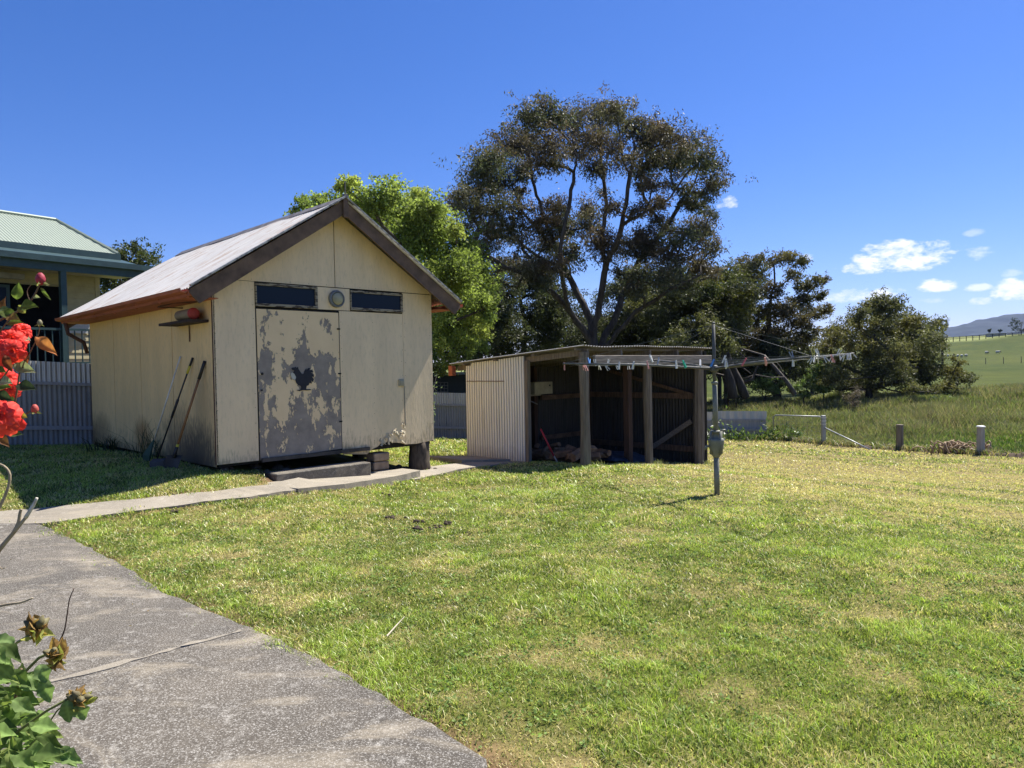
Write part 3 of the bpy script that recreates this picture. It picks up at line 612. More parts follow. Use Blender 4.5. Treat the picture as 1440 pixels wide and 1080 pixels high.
# ------------------------------------------------------------------ tools against the side wall
def shedpt(u, v, z): return np.array([SHED_O[0]+(u-v)*s2, SHED_O[1]+(u+v)*s2, z])
def tool(name, label, cat, vt, zt, vb, zb, out):
    e = empty(name, (*SHED_O, 0), SHED_A, label, cat); t = np.array([-.02, vt, zt]); b_ = np.array([-out, vb, zb]); return e, t, b_
e, t, b_ = tool('leaf_rake', 'leaf rake with white pole and green fan head, leftmost tool on shed wall', 'rake', 1.06, 1.74, 1.60, .31, .30)
L_ = lambda k: tuple(b_+(t-b_)*k)
MB().tube([L_(.18), L_(1)], .011, 8).build('handle', M_white, e, True)
hd = MB(); hd.prism([L_(.2), tuple(b_+np.array([-.02, .14, .05])), tuple(b_+np.array([-.02, .13, -.02])), tuple(b_+np.array([-.02, -.13, -.02])), tuple(b_+np.array([-.02, -.14, .05]))], (-.012, 0, .0)); hd.build('rake_head', M_green, e)
e, t, b_ = tool('broom_pole', 'black extension pole with yellow collar leaning on shed wall between rake and shovel', 'pole', .63, 1.71, 1.40, .24, .28)
MB().tube([L_(.02), L_(.98)], .011, 8).build('handle', M_black, e, True); MB().tube([L_(.86), L_(.93)], .017, 8).build('collar', M_yellow, e, True)
MB().tube([L_(.45), L_(.62)], .018, 8).build('grip', M_black, e, True); MB().tube([L_(-.01), L_(.03)], .022, 8).build('foot', M_yellow, e, True)
MB().tube([L_(.93), L_(1.0)], .015, 8).build('end_cap', M_black, e, True)
e, t, b_ = tool('shovel', 'long shovel with brown timber handle and black grip, nearest the shed corner', 'shovel', .23, 1.66, .66, .20, .36)
MB().tube([L_(.24), L_(.86)], .017, 8).build('handle', M_wood, e, True); MB().tube([L_(.84), L_(1.0)], .022, 8).build('grip', M_black, e, True)
MB().tube([L_(.23), L_(.26)], .02, 8).build('ferrule', M_yellow, e, True)
bl = MB(); c = np.array(L_(.12)); bl.tube([L_(.25), L_(.14)], [.019, .028], 8)
dd = nrm((b_-t)[None])[0]; sd_ = np.array([-.45, .89, 0]); nv = np.cross(dd, sd_)
G_ = []
for i in range(6):
    for j in range(7):
        a = i/5; w = (j/6-.5)*.25*(1 if a < .7 else 1-.5*((a-.7)/.3)**2)
        G_.append(np.array(L_(.16))+dd*a*.34+sd_*w+nv*(.03*(1-(2*(j/6-.5))**2)))
bl.add(G_, [(i*7+j, i*7+j+1, i*7+j+8, i*7+j+7) for i in range(5) for j in range(6)]); bl.build('blade', simple('dark_steel_blade', (.045, .045, .05), (.03, .03, .032), 8, .5, metal=.3), e, True)
# dark block beside the shovel
x, y, z = shedpt(-.36, 1.02, 0); bk = MB(); bk.box(-.16, .16, -.09, .09, -.02, .09); bo = bk.build('grey_block', simple('grey_block', (.09, .09, .09), (.06, .06, .06), 9), bevel=.01); bo.location = (x, y, g(x, y)); bo.rotation_euler = (0, 0, radians(110))
meta(bo, 'low dark grey block on the grass beside the shovel blade', 'block')
# ------------------------------------------------------------------ SHELTER
M_tinw = tin('grey_white_wall_iron', (.66, .64, .56), (.52, .50, .43), (.34, .32, .26), .65, .0, (9, 9, .3))
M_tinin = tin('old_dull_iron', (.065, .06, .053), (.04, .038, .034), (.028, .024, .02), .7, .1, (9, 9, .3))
def ribmat():
    b = NB('silver_grey_ribbed_iron'); n = b.noise(2.2, 7, .65, b.vec((9, 9, .3))); m_ = b.noise(5, 6, .7)
    c = b.mix(b.ramp(n, .35, .65), (.86, .85, .80), (.70, .69, .64)); c = b.mix(b.ramp(b.noise(1.4, 7, .72, b.vec((9, 9, .3))), .56, .74), c, (.36, .33, .27))
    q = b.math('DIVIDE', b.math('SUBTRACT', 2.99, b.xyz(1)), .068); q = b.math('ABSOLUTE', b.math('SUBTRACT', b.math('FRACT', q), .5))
    c = b.mix(b.ramp(q, .13, .05), c, (.14, .13, .115)); b.bump(m_, .15, .01)  # shade between the ribs painted as dark bands along each groove
    low = b.ramp(b.math('ADD', b.xyz(2), b.math('MULTIPLY', m_, .5)), .30, .02); c = b.mix(b.math('MULTIPLY', low, .4), c, (.2, .18, .12))
    return b.done(c, .6, 0, .3)
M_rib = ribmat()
sht = empty('open_shelter', (*SHEL_O, 0), SHED_A, 'low open fronted lean-to of corrugated iron on timber posts', 'shelter')
rz_ = lambda v: 1.83-(v+.08)*.07
def post(u, v, z0, z1, r, mat=M_timber, n=9, label=None, seed=0):
    mb = MB(); k = 12; pts = []; rr = []
    for i in range(k+1):
        t = i/k; pts.append((u+.012*sin(4*t+seed), v+.012*cos(3*t+seed), z0+(z1-z0)*t)); rr.append(r*(1+.08*sin(7*t+seed)-.06*t))
    return mb.tube(pts, rr, n).build('post', mat, sht, label=label)
post(0.02, 0.02, -.42, 1.74, .088, seed=1); post(1.90, .02, -.6, 1.62, .085, seed=3); post(3.74, .02, -.75, 1.62, .115, seed=5)
M_redpost = simple('stained_post', (.09, .05, .035), (.05, .032, .025), 6, .85, (8, 8, .5))
MB().box(1.74, 1.86, .35, .47, -.6, 1.65).build('post', M_redpost, sht, label='square reddish brown post behind the middle post')
MB().box(-.03, .05, 1.30, 1.38, -.4, 1.62).build('post', M_timber, sht, label='squared grey post at the end of the side wall')
for (u, v) in ((.05, 2.95), (1.9, 2.95), (3.7, 2.92)): MB().box(u-.05, u+.05, v-.05, v+.05, -.7, 1.55).build('post', M_redpost, sht)
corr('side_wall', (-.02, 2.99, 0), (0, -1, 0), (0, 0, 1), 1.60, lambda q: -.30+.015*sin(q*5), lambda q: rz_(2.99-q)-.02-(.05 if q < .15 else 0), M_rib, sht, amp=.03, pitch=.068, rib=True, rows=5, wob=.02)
MB().box(-.036, -.028, 1.9, 2.96, 1.24, 1.255).build('sheet_lap', M_timber, sht)
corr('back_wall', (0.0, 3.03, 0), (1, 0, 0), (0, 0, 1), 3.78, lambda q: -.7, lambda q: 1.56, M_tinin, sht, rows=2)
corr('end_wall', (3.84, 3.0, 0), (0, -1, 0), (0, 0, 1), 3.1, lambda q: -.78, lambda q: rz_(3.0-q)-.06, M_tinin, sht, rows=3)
corr('roof_sheet', (-.12, -.10, 1.84), (1, 0, 0), nrm(np.array([[0, 1, -.07]]))[0], 4.22, lambda q: 0+.02*sin(q*3), lambda q: 3.5, tin('dull_shelter_roof_iron', (.30, .29, .27), (.20, .195, .185), (.18, .13, .10), .55, .1, (.5, 6, .5)), sht, rows=6, wob=.035, amp=.012)
MB().beam((.14, -.10, 1.60), (4.0, -.12, 1.595), .05, .165).build('front_beam', M_timberbeam, sht, bevel=.006)
for u in (.05, 1.0, 1.9, 2.85, 3.75): MB().beam((u, -.05, rz_(-.05)-.09), (u, 3.3, rz_(3.3)-.09), .05, .10).build('rafter', M_timber, sht)
for v in (.1, 1.1, 2.1, 3.0): MB().beam((-.1, v, rz_(v)-.03), (4.05, v, rz_(v)-.03), .06, .035).build('purlin', M_timber, sht)
MB().box(-.16, -.06, 3.25, 3.36, 1.36, 1.56).build('rafter_end_block', M_red, sht)
MB().box(.05, 2.05, 2.88, 2.94, .88, .98).build('rail', simple('pale_rail', (.40, .37, .30), (.28, .25, .2), 6, .8, (1, 8, 8)), sht, label='pale horizontal rail on the back wall')
for z in (.78, -.33): MB().box(3.74, 3.80, .1, 2.9, z, z+.12).build('rail', M_barge, sht)
for z in (.78, -.1): MB().box(2.1, 3.7, 2.9, 2.96, z, z+.1).build('rail', M_barge, sht)
MB().beam((3.76, 2.3, 1.38), (3.74, .15, .86), .04, .07).build('brace', M_barge, sht); MB().beam((3.72, 1.15, -.28), (3.74, .20, .32), .03, .10).build('brace', M_timberbeam, sht)
MB().beam((.2, 2.86, 1.3), (1.9, 2.86, .7), .015, .02).build('brace', M_wire, sht)
# wooden box hanging inside
bx = MB(); bx.box(-.28, .28, -.12, .12, -.13, .13); bxo = bx.build('wall_box', simple('cream_box', (.42, .38, .27), (.3, .27, .2), 6, .7), bevel=.008)
q = shedpt(0, 0, 0); bxo.location = (SHEL_O[0]+(1.70-2.6)*s2, SHEL_O[1]+(1.70+2.6)*s2, 1.06-.0); bxo.rotation_euler = (0, 0, SHED_A); meta(bxo, 'cream painted box on the rail inside the shelter behind the left post', 'box')
MB().lathe((.18, -.122, .05), [(.02, 0), (.02, -.01)], 10, 'y').build('box_catch', M_black, bxo)
# firewood heap, tarp, tool
def shp(u, v): return np.array([SHEL_O[0]+(u-v)*s2, SHEL_O[1]+(u+v)*s2])
M_log = simple('split_firewood', (.30, .18, .10), (.14, .08, .05), 7, .9, bump=.6); li = 0
for i in range(34):
    u = .45+1.3*rng.random(); v = .5+1.5*rng.random(); x, y = shp(u, v); z = g(x, y)+.05+.28*max(0, 1-abs(u-1.0)/.9)*rng.random()
    l = .22+.2*rng.random(); r = .05+.045*rng.random(); a = rng.random()*6.28; mb = MB()
    k_ = [(r, 0), (r*.5, r*.8), (-r*.6, r*.5), (-r*.8, -r*.4), (.2*r, -r*.9)]
    mb.prism([(-l/2, p[0], p[1]) for p in k_], (l, 0, 0)); o = mb.build('firewood_log', M_log, bevel=.004); o.location = (x, y, z); o.rotation_euler = (rng.random()*6, (rng.random()-.5)*.6, a)
    meta(o, 'split firewood log lying in the loose heap inside the shelter', 'firewood', 'split logs heaped on the shelter floor')
def tarp():
    n = 26; V = []
    for i in range(n):
        for j in range(n):
            u = 1.25+1.5*i/(n-1); v = .35+1.5*j/(n-1); x, y = shp(u, v); e = min(i, n-1-i, j, n-1-j)/(n/2)
            V.append((x, y, g(x, y)+.01+.30*(e**.6)*(.5+.7*vnoise(np.array([u*2.5]), np.array([v*2.5]))[0])+.05*vnoise(np.array([u*9]), np.array([v*8]))[0]))
    i = np.arange(n-1)[:, None]*n; j = np.arange(n-1)[None]
    o = fastmesh('tarpaulin', np.array(V), np.stack([i+j, i+n+j, i+n+j+1, i+j+1], -1).reshape(-1, 4), simple('dark_blue_tarp', (.03, .045, .07), (.02, .03, .05), 5, .5), smooth=True)
    meta(o, 'crumpled dark blue tarpaulin over a heap on the shelter floor', 'tarpaulin')
tarp()
e = empty('mattock', (*shp(.12, 1.2), 0), 0, 'red handled tool leaning inside the shelter beside the side wall', 'mattock')
zz = g(*shp(.1, 1.2)); MB().tube([(.28, -.05, zz+.12), (.05, .0, zz+.62)], .016, 8).build('handle', simple('red_handle', (.45, .03, .05), (.35, .03, .04), 6, .5), e, True); MB().tube([(.36, -.07, zz-.03), (.28, -.05, zz+.13)], .013, 8).build('shaft', M_galv, e, True)
# ------------------------------------------------------------------ corrugated fences
M_tinf = tin('blue_grey_fence_iron', (.27, .265, .26), (.20, .20, .198), (.14, .14, .137), .55, .1)
M_tincap = tin('bright_fence_iron', (.46, .455, .45), (.35, .35, .35), None, .35, .45)
M_tinfd = tin('grey_fence_iron_low', (.30, .30, .31), (.24, .24, .25), None, .55, .2)
def fence(name, P, hb, label, capH=.36, mat=M_tinf, gap=.0, pitch=.076, z0f=None):
    root = empty(name, (P[0][0], P[0][1], 0), 0, label, 'fence')
    ox, oy = P[0]
    for (a, b_) in zip(P[:-1], P[1:]):
        a = np.array(a); b_ = np.array(b_); Ls = np.linalg.norm(b_-a); d = (b_-a)/Ls; o = (a[0]-ox, a[1]-oy, 0); eu = (d[0], d[1], 0)
        gl = lambda q: g(a[0]+d[0]*q, a[1]+d[1]*q)
        za, zb = gl(0), gl(Ls); base = lambda q: za+(zb-za)*q/Ls
        corr('panel', o, eu, (0, 0, 1), Ls, lambda q: base(q)-.05, lambda q: base(q)+hb-capH, mat, root, pitch=pitch, rows=2)
        nv = np.array([-d[1], d[0], 0])
        corr('top_strip', np.array(o)-nv*.02, eu, (0, 0, 1), Ls, lambda q: base(q)+hb-capH-.02, lambda q: base(q)+hb, M_tincap, root, pitch=pitch, amp=.014, rows=1)
        q0 = np.array(o)-nv*.045
        for zz_, w in ((hb-capH-.03, .055), (.33, .07)):
            p0 = q0+np.array([0, 0, za+zz_]); p1 = q0+np.array([d[0]*Ls, d[1]*Ls, zb+zz_]); MB().beam(p0, p1, .04, w).build('rail', M_tinfd, root)
        n = max(1, int(Ls/2.4))
        for k in range(n+1): 
            q = Ls*k/n; c = np.array(o)+np.array(eu)*q+nv*.07; MB().box(c[0]-.03, c[0]+.03, c[1]-.03, c[1]+.03, base(q)-.3, base(q)+hb-.05).build('post', M_tinfd, root)
    return root
fence('corrugated_fence', [(-13.5, 11.9), (-9.0, 12.3), (-7.72, 13.25)], 1.52, 'tall blue grey corrugated fence left of the shed in front of the house')
fence('corrugated_fence', [(-7.78, 13.35), (-4.2, 22.4), (-2.5, 22.8), (1.0, 23.1), (4.3, 23.3)], 1.45, 'tall corrugated fence seen between the shed and the shelter')
fence('corrugated_fence', [(4.4, 23.3), (6.6, 23.5)], .92, 'low grey corrugated fence directly right of the shelter', .26, M_tinfd, pitch=.3)
fence('corrugated_fence', [(6.7, 23.52), (8.55, 23.95)], .95, 'last low grey corrugated fence length next to the pipe gate', .26, M_tinfd, pitch=.3)
# pipe gate, strainer, posts
gate = empty('pipe_gate', (8.7, 23.8, 0), 0, 'low galvanised pipe gate frame with wire at the end of the fence', 'gate')
ga = np.array([8.72, 23.75]); gb_ = np.array([9.5, 21.95]); zA, zB = g(*ga), g(*gb_); rel = lambda p, z: (p[0]-8.7, p[1]-23.8, z)
MB().tube([rel(ga, zA+.02), rel(ga, zA+.78), rel(ga*.94+gb_*.06, zA+.83), rel(gb_, zB+.86)], .022, 8).build('gate_frame', M_galv, gate, True)
wr = MB()
for k in range(1, 6): wr.tube([rel(ga, zA+.13*k), rel(gb_, zB+.13*k)], .004, 4)
for k in range(1, 12): q = ga+(gb_-ga)*k/12; wr.tube([rel(q, zA+.05), rel(q, zA+.82)], .003, 4)
wr.build('wire_mesh', M_wire, gate)
x, y = 9.56, 21.85; z = g(x, y); gp_ = empty('gate_post', (x, y, z), 0, 'pale square gate post with bands and a sloping pipe brace', 'post')
MB().box(-.055, .055, -.055, .055, -.2, .90).build('post_shaft', M_galv, gp_, bevel=.008)
for h in (.62, .72, .82): MB().box(-.062, .062, -.062, .062, h, h+.025).build('band', M_white, gp_)
q = np.array([9.69+.35, 20.0]); MB().tube([(0.03, -.04, .52), (q[0]-x, q[1]-y, g(*q)-z+.03)], .022, 8).build('brace', M_galv, gp_, True)
def fpost(x, y, h, r, mat, label, capm=None):
    z = g(x, y); e = empty('fence_post', (x, y, z), 0, label, 'post'); n = 10
    MB().tube([(0, 0, -.25), (.005, 0, h*.4), (0.01, 0, h)], [r*1.05, r, r*.97], 12).build('post_shaft', mat, e, False, bevel=.006)
    if capm: MB().lathe((0.01, 0, h), [(r*1.12, 0), (r*1.12, .03), (r*.8, .045)], 14).build('post_cap', capm, e, True)
fpost(10.84, 19.9, .73, .095, M_timber, 'dark weathered timber fence post on the lawn edge, left of the pale one')
fpost(12.12, 18.4, .72, .095, simple('pale_round_post', (.42, .39, .34), (.32, .29, .25), 6, .8, (4, 4, .6)), 'pale round fence post with a white cap', simple('white_cap', (.7, .7, .66), (.6, .6, .56), 8, .5))
# heap of dead roots
rh = MB()
for i in range(80):
    c = np.array([11.95+rng.normal()*.28, 19.0+rng.normal()*.2]); z = g(*c); a = rng.random()*6.28; R_ = .12+.22*rng.random(); hh = .1+.2*rng.random()
    pts = [(c[0]+cos(a+t*2.4)*R_*(1-.3*t), c[1]+sin(a+t*2.4)*R_*.6, z-.02+hh*sin(pi*t)*1.2) for t in np.linspace(0, 1, 7)]
    rh.tube(pts, [.012+.012*rng.random()]*7, 5)
meta(rh.build('dead_vine_heap', simple('tan_dead_vine', (.36, .26, .16), (.2, .14, .09), 9, .9), None, True), 'tangled tan heap of dead vines beside the pale post', 'dead vines')
# ------------------------------------------------------------------ HOIST
HX, HY = 2.475, 8.65; HZ = g(HX, HY)
hoist = empty('clothes_hoist', (HX, HY, 0), 0, 'rotary clothes hoist with grey steel post standing in the lawn', 'clothes hoist')
MB().tube([(.005, 0, HZ-.1), (0, 0, .42)], .034, 14).build('lower_post', M_steel, hoist, True)
MB().tube([(0, 0, .6), (-.01, 0, 1.27)], .030, 14).lathe((-.01, 0, 1.25), [(.033, 0), (.04, .01), (.04, .03), (.028, .035)], 14).build('upper_tube', M_steel, hoist, True)
gh = MB(); gh.lathe((0, 0, .36), [(.036, 0), (.05, .02), (.068, .06), (.085, .11), (.092, .16), (.098, .2), (.098, .225), (.07, .235), (.05, .24), (.045, .30), (.066, .305), (.066, .325), (.04, .33)], 18)
for a in range(4): aa = a*pi/2+.4; gh.box(.08*cos(aa)-.012, .08*cos(aa)+.012, .08*sin(aa)-.012, .08*sin(aa)+.012, .40, .68)
gh.tube([(-.09, -.03, .50), (-.13, -.04, .50), (-.15, -.04, .46)], .016, 8).tube([(.04, -.04, .69), (.10, -.06, .70)], .010, 6)
gh.build('winding_head', M_steel, hoist, True)
MB().tube([(-.01, 0, 1.2), (-.016, 0, 2.0)], .020, 10).lathe((-.016, 0, 1.98), [(.022, 0), (.026, .015), (.01, .03)], 10).build('mast', M_mast, hoist, True)
MB().lathe((-.014, 0, 1.40), [(.03, 0), (.05, .015), (.05, .07), (.03, .085)], 12).build('arm_hub', M_mast, hoist, True)
TH = radians(12); TIP = []; RA = 1.92
for k, (zt) in enumerate((1.60, 1.575, 1.535, 1.55)):     # right, far, left, near
    a = TH+k*pi/2; TIP.append(np.array([RA*cos(a), RA*sin(a), zt]))
for T in TIP: MB().tube([(-.014+T[0]*.02, T[1]*.02, 1.445), tuple(T*np.array([.5, .5, 0])+np.array([0, 0, 1.475+(T[2]-1.45)*.35])), tuple(T)], [.017, .015, .011], 8).build('arm', M_mast, hoist, True)
WIRES = []
def wire(a, b_, sag): 
    pts = [a+(b_-a)*t-np.array([0, 0, sag*4*t*(1-t)]) for t in np.linspace(0, 1, 17)]; WIRES.append(pts); return pts
wm_ = MB()
for k in range(4):
    a, b_ = TIP[k], TIP[(k+1) % 4]; ln = MB()
    for f_, sg in ((1.0, .05 if k == 1 else .01), (.83, .02), (.66, .012), (.49, .01)):
        pa = a*np.array([f_, f_, 1]); pb = b_*np.array([f_, f_, 1]); pa[2] = 1.45+(a[2]-1.45)*f_; pb[2] = 1.45+(b_[2]-1.45)*f_
        ln.tube([tuple(p) for p in wire(pa, pb, sg)], .0026, 4)
    ln.build('line_wire', M_wire, hoist)
for T in TIP: MB().tube([(-.014, 0, 1.97), tuple(T)], .002, 4).build('stay_wire', M_wire, hoist)
# pegs: WIRES index = side*4 + ring ; sides 0 R-F, 1 F-L, 2 L-N, 3 N-R
def wire_at(wi, px):
    best = None; P_ = WIRES[wi]
    for a, b_ in zip(P_[:-1], P_[1:]):
        for t in np.linspace(0, 1, 12):
            p = a+(b_-a)*t+np.array([HX, HY, 0]); d_ = abs(proj(p)[0]-px)
            if best is None or d_ < best[0]: best = (d_, p, (b_-a))
    return best[1], best[2]
PEGC = {'white': (.66, .66, .64), 'pink': (.60, .30, .28), 'blue': (.10, .28, .62), 'green': (.04, .50, .30), 'yellow': (.62, .56, .18), 'grey': (.26, .30, .36), 'red': (.62, .14, .16)}
PEGM = {k: simple('peg_'+k, v, tuple(q*.85 for q in v), 10, .5) for k, v in PEGC.items()}
PEGL = {'white': 'small white plastic peg clipped over a clothes line wire', 'pink': 'faded pink plastic peg on the clothes line', 'red': 'pair legged red and white peg on the line just right of the mast'}
PEGS = [(794, 4, 'pink'), (820, 4, 'pink'), (823, 4, 'pink'), (829, 8, 'blue'), (838, 4, 'white'), (842, 4, 'white'), (851, 4, 'white'), (854, 4, 'white'), (866, 4, 'grey'), (883, 4, 'white'), (871, 8, 'white'), (891, 8, 'white'), (910, 8, 'pink'),
 (917, 8, 'white'), (925, 9, 'grey'), (951, 8, 'white'), (961, 8, 'green'), (984, 8, 'white'), (1003, 8, 'blue'), (1016, 9, 'white'), (1020, 8, 'white'), (1021, 9, 'white'), (1049, 8, 'red'), (1076, 8, 'pink'), (1097, 12, 'yellow'), (1112, 13, 'grey'),
 (1136, 9, 'white'), (1140, 12, 'white'), (1145, 12, 'white'), (1149, 12, 'white'), (1152, 12, 'white'), (1158, 12, 'white'), (1169, 12, 'pink'), (1171, 12, 'white'), (1177, 12, 'white'), (1180, 0, 'white'), (1187, 12, 'white'), (1192, 12, 'white'), (1195, 12, 'white'), (1198, 0, 'white')]
proto = {}; bn = 0
for i, (px, wi, colr) in enumerate(PEGS):
    p, dr_ = wire_at(wi, px)
    if colr not in proto:
        mb = MB()
        for sg in (-1, 1): mb.add([(-.006, sg*.002, .008), (.006, sg*.002, .008), (.006, sg*.006, .008), (-.006, sg*.006, .008), (-.006, sg*.010, -.075), (.006, sg*.010, -.075), (.006, sg*.016, -.075), (-.006, sg*.016, -.075)], [(0, 1, 2, 3), (4, 5, 6, 7), (0, 1, 5, 4), (1, 2, 6, 5), (2, 3, 7, 6), (3, 0, 4, 7)])
        mb.add([(-.007, -.007, -.02), (.007, -.007, -.02), (.007, .007, -.02), (-.007, .007, -.02), (-.007, -.007, -.028), (.007, -.007, -.028), (.007, .007, -.028), (-.007, .007, -.028)], [(0, 1, 2, 3), (4, 5, 6, 7), (0, 1, 5, 4), (1, 2, 6, 5), (2, 3, 7, 6), (3, 0, 4, 7)])
        o = mb.build('clothes_peg', PEGM[colr]); proto[colr] = o
    else: o = proto[colr].copy(); COL.objects.link(o)
    fl = rng.random() < .25
    o.location = tuple(p+np.array([0, 0, .004])); o.rotation_euler = ((pi if fl else 0)+rng.normal()*.3, rng.normal()*.35, atan2(dr_[1], dr_[0])+rng.normal()*.5)
    o.scale = (1.15, 1.15, 1.05)
    if colr == 'blue': bn += 1; meta(o, 'bright blue peg on the clothes line in front of the left shelter post' if bn == 1 else 'bright blue peg on the clothes line right beside the hoist mast', 'peg')
    elif colr == 'green': meta(o, 'bright green peg on the clothes line between two shelter posts', 'peg')
    elif colr == 'yellow': meta(o, 'yellow peg on the clothes line against the dark trees', 'peg')
    elif colr == 'grey': o['label'] = 'dull grey peg on the clothes line'; o['category'] = 'peg'; o['group'] = 'grey pegs on the clothes hoist'
    elif colr == 'red': meta(o, 'red peg hanging on the clothes line just right of the hoist mast', 'peg')
    else: meta(o, PEGL[colr], 'peg', None); o['group'] = colr+' pegs along the clothes line'
# ------------------------------------------------------------------ HOUSE behind the left fence
HO = (-10.8, 15.0); HA = radians(55)
M_gcol = simple('dark_teal_steel', (.04, .075, .075), (.03, .055, .058), 6, .45)
M_groof = tin('pale_green_roof_iron', (.30, .34, .27), (.26, .30, .24), None, .5, .1)
M_wb = simple('cream_weatherboard', (.42, .37, .22), (.34, .30, .18), 4, .7)
house = empty('neighbour_house', (*HO, 0), HA, 'cream weatherboard house with green iron roof and dark verandah', 'house')
UL = -7.0
zf = 1.62
wb = MB(); 
for k in range(19):
    z = zf+k*.15
    wb.add([(UL, 1.5-.022, z), (2.72, 1.5-.022, z), (2.72, 1.5, z+.155), (UL, 1.5, z+.155), (UL, 1.53, z), (2.72, 1.53, z), (2.72, 1.53, z+.155), (UL, 1.53, z+.155)], [(0, 1, 2, 3), (0, 4, 5, 1), (1, 5, 6, 2), (4, 7, 6, 5)])
    wb.add([(2.72+.022, 1.5, z), (2.72+.022, 6.2, z), (2.72, 6.2, z+.155), (2.72, 1.5, z+.155)], [(0, 1, 2, 3)])
wb.build('wall', M_wb, house)
MB().box(2.66, 2.77, 1.47, 1.56, zf, 4.5).build('corner_board', simple('cream_trim', (.46, .41, .26), None, 5), house)
wd = MB(); wd.box(-2.6, 1.90, 1.44, 1.47, zf, 3.66); wdo = wd.build('verandah_shade_panel', simple('painted_verandah_shade', (.006, .006, .007), (.01, .01, .011), 4, .95, spec=0), house)  # near-black sheet over the boards paints in the shade under the verandah
wn = MB(); wn.box(-.9, .75, 1.40, 1.44, 2.55, 3.62).build('window', M_gcol, house); MB().box(-.82, .67, 1.385, 1.40, 2.62, 3.55).build('pane', M_glass, bpy.context.scene.collection.objects[-1] if False else wdo)
MB().box(1.95, 2.5, 1.42, 1.46, 2.55, 3.0).build('meter_box', simple('white_meter_box', (.5, .5, .45), None, 5), house)
MB().box(UL, 3.3, .0, 1.5, zf-.15, zf).build('verandah_floor', M_timberbeam, house)
pb = MB()
for u in (-5.5, -2.1, 1.32): MB().box(u-.06, u+.06, .03, .15, -.2, 3.95).build('verandah_post', M_gcol, house)
MB().box(UL, 3.15, .02, .1, 3.86, 4.06).build('verandah_beam', M_gcol, house)
MB().prism([(UL, -.12, 4.04), (UL, -.12, 4.17), (UL, -.10, 4.17), (UL, -.02, 4.10), (UL, .06, 4.17), (UL, .06, 4.04)], (3.28-UL, 0, 0)).build('gutter', M_gcol, house)
MB().prism([(UL, 0.06, 4.10), (UL, .06, 4.14), (UL, 1.5, 4.5), (UL, 1.5, 4.46)], (3.3-UL, 0, 0)).build('verandah_roof', M_gcol, house)
MB().box(UL, 3.26, .1, 1.45, 3.98, 4.0).build('verandah_ceiling', simple('cream_ceiling', (.30, .27, .2), None, 5), house)
MB().box(UL, .95, 1.1, 1.3, 3.74, 3.86).build('blind', simple('pale_blind', (.30, .29, .28), None, 5), house)
rl = MB(); rl.box(UL, 3.2, .06, .11, 2.53, 2.58).box(UL, 3.2, .06, .11, 1.78, 1.82)
u = UL
while u < 3.2: rl.box(u, u+.022, .075, .097, 1.8, 2.55); u += .155
rl.build('railing', M_gcol, house)
# hipped roof
e0 = np.array([UL, 1.35, 4.60]); e1 = np.array([3.2, 1.35, 4.60]); r1 = np.array([2.62, 3.45, 5.66]); 
sdir = nrm(np.array([[0, 2.1, 1.06]]))[0]; Ls = float(np.linalg.norm([2.1, 1.06]))
corr('roof_sheet', e0, (1, 0, 0), sdir, 3.2-UL, lambda q: 0, lambda q: Ls if q < 2.62-UL else Ls*max(.01, (3.2-UL-q)/(.58)), M_groof, house, rows=2)
hp = MB(); hp.add([(3.2, 1.35, 4.6), (2.62, 3.45, 5.66), (3.2, 5.6, 4.6)], [(0, 1, 2)]); hp.add([(UL, 3.45, 5.66), (2.62, 3.45, 5.66), (3.2, 5.6, 4.6), (UL, 5.6, 4.6)], [(0, 1, 2, 3)]); hp.build('roof_rear', M_groof, house)
MB().tube([(UL, 3.45, 5.68), (2.62, 3.45, 5.68), (3.2, 1.35, 4.62)], .05, 6).build('ridge_cap', M_groof, house)
MB().box(UL, 3.22, 1.28, 1.36, 4.44, 4.60).build('fascia', M_gcol, house)
# ------------------------------------------------------------------ neighbour outbuilding
nb = empty('dark_outbuilding', (-3.6, 26.0, 0), 0, 'dark green outbuilding seen between the shed and the shelter', 'outbuilding')
MB().box(-2.5, 4.6, 0, 3, -1, 1.28).build('wall', simple('dark_green_wall', (.02, .03, .028), (.015, .022, .02), 5, .6), nb)
MB().box(-2.7, 4.8, -.3, 3.3, 1.28, 1.36).build('roof', simple('grey_roof_edge', (.22, .25, .24), None, 5, .5), nb)
lt = MB()
for k in range(9): lt.box(.2+.13*k, .225+.13*k, -.03, -.01, .55, 1.0)
for k in range(5): lt.box(.2, 1.27, -.045, -.03, .55+.11*k, .575+.11*k)
lt.build('lattice', simple('grey_lattice', (.14, .14, .12), None, 5), nb)
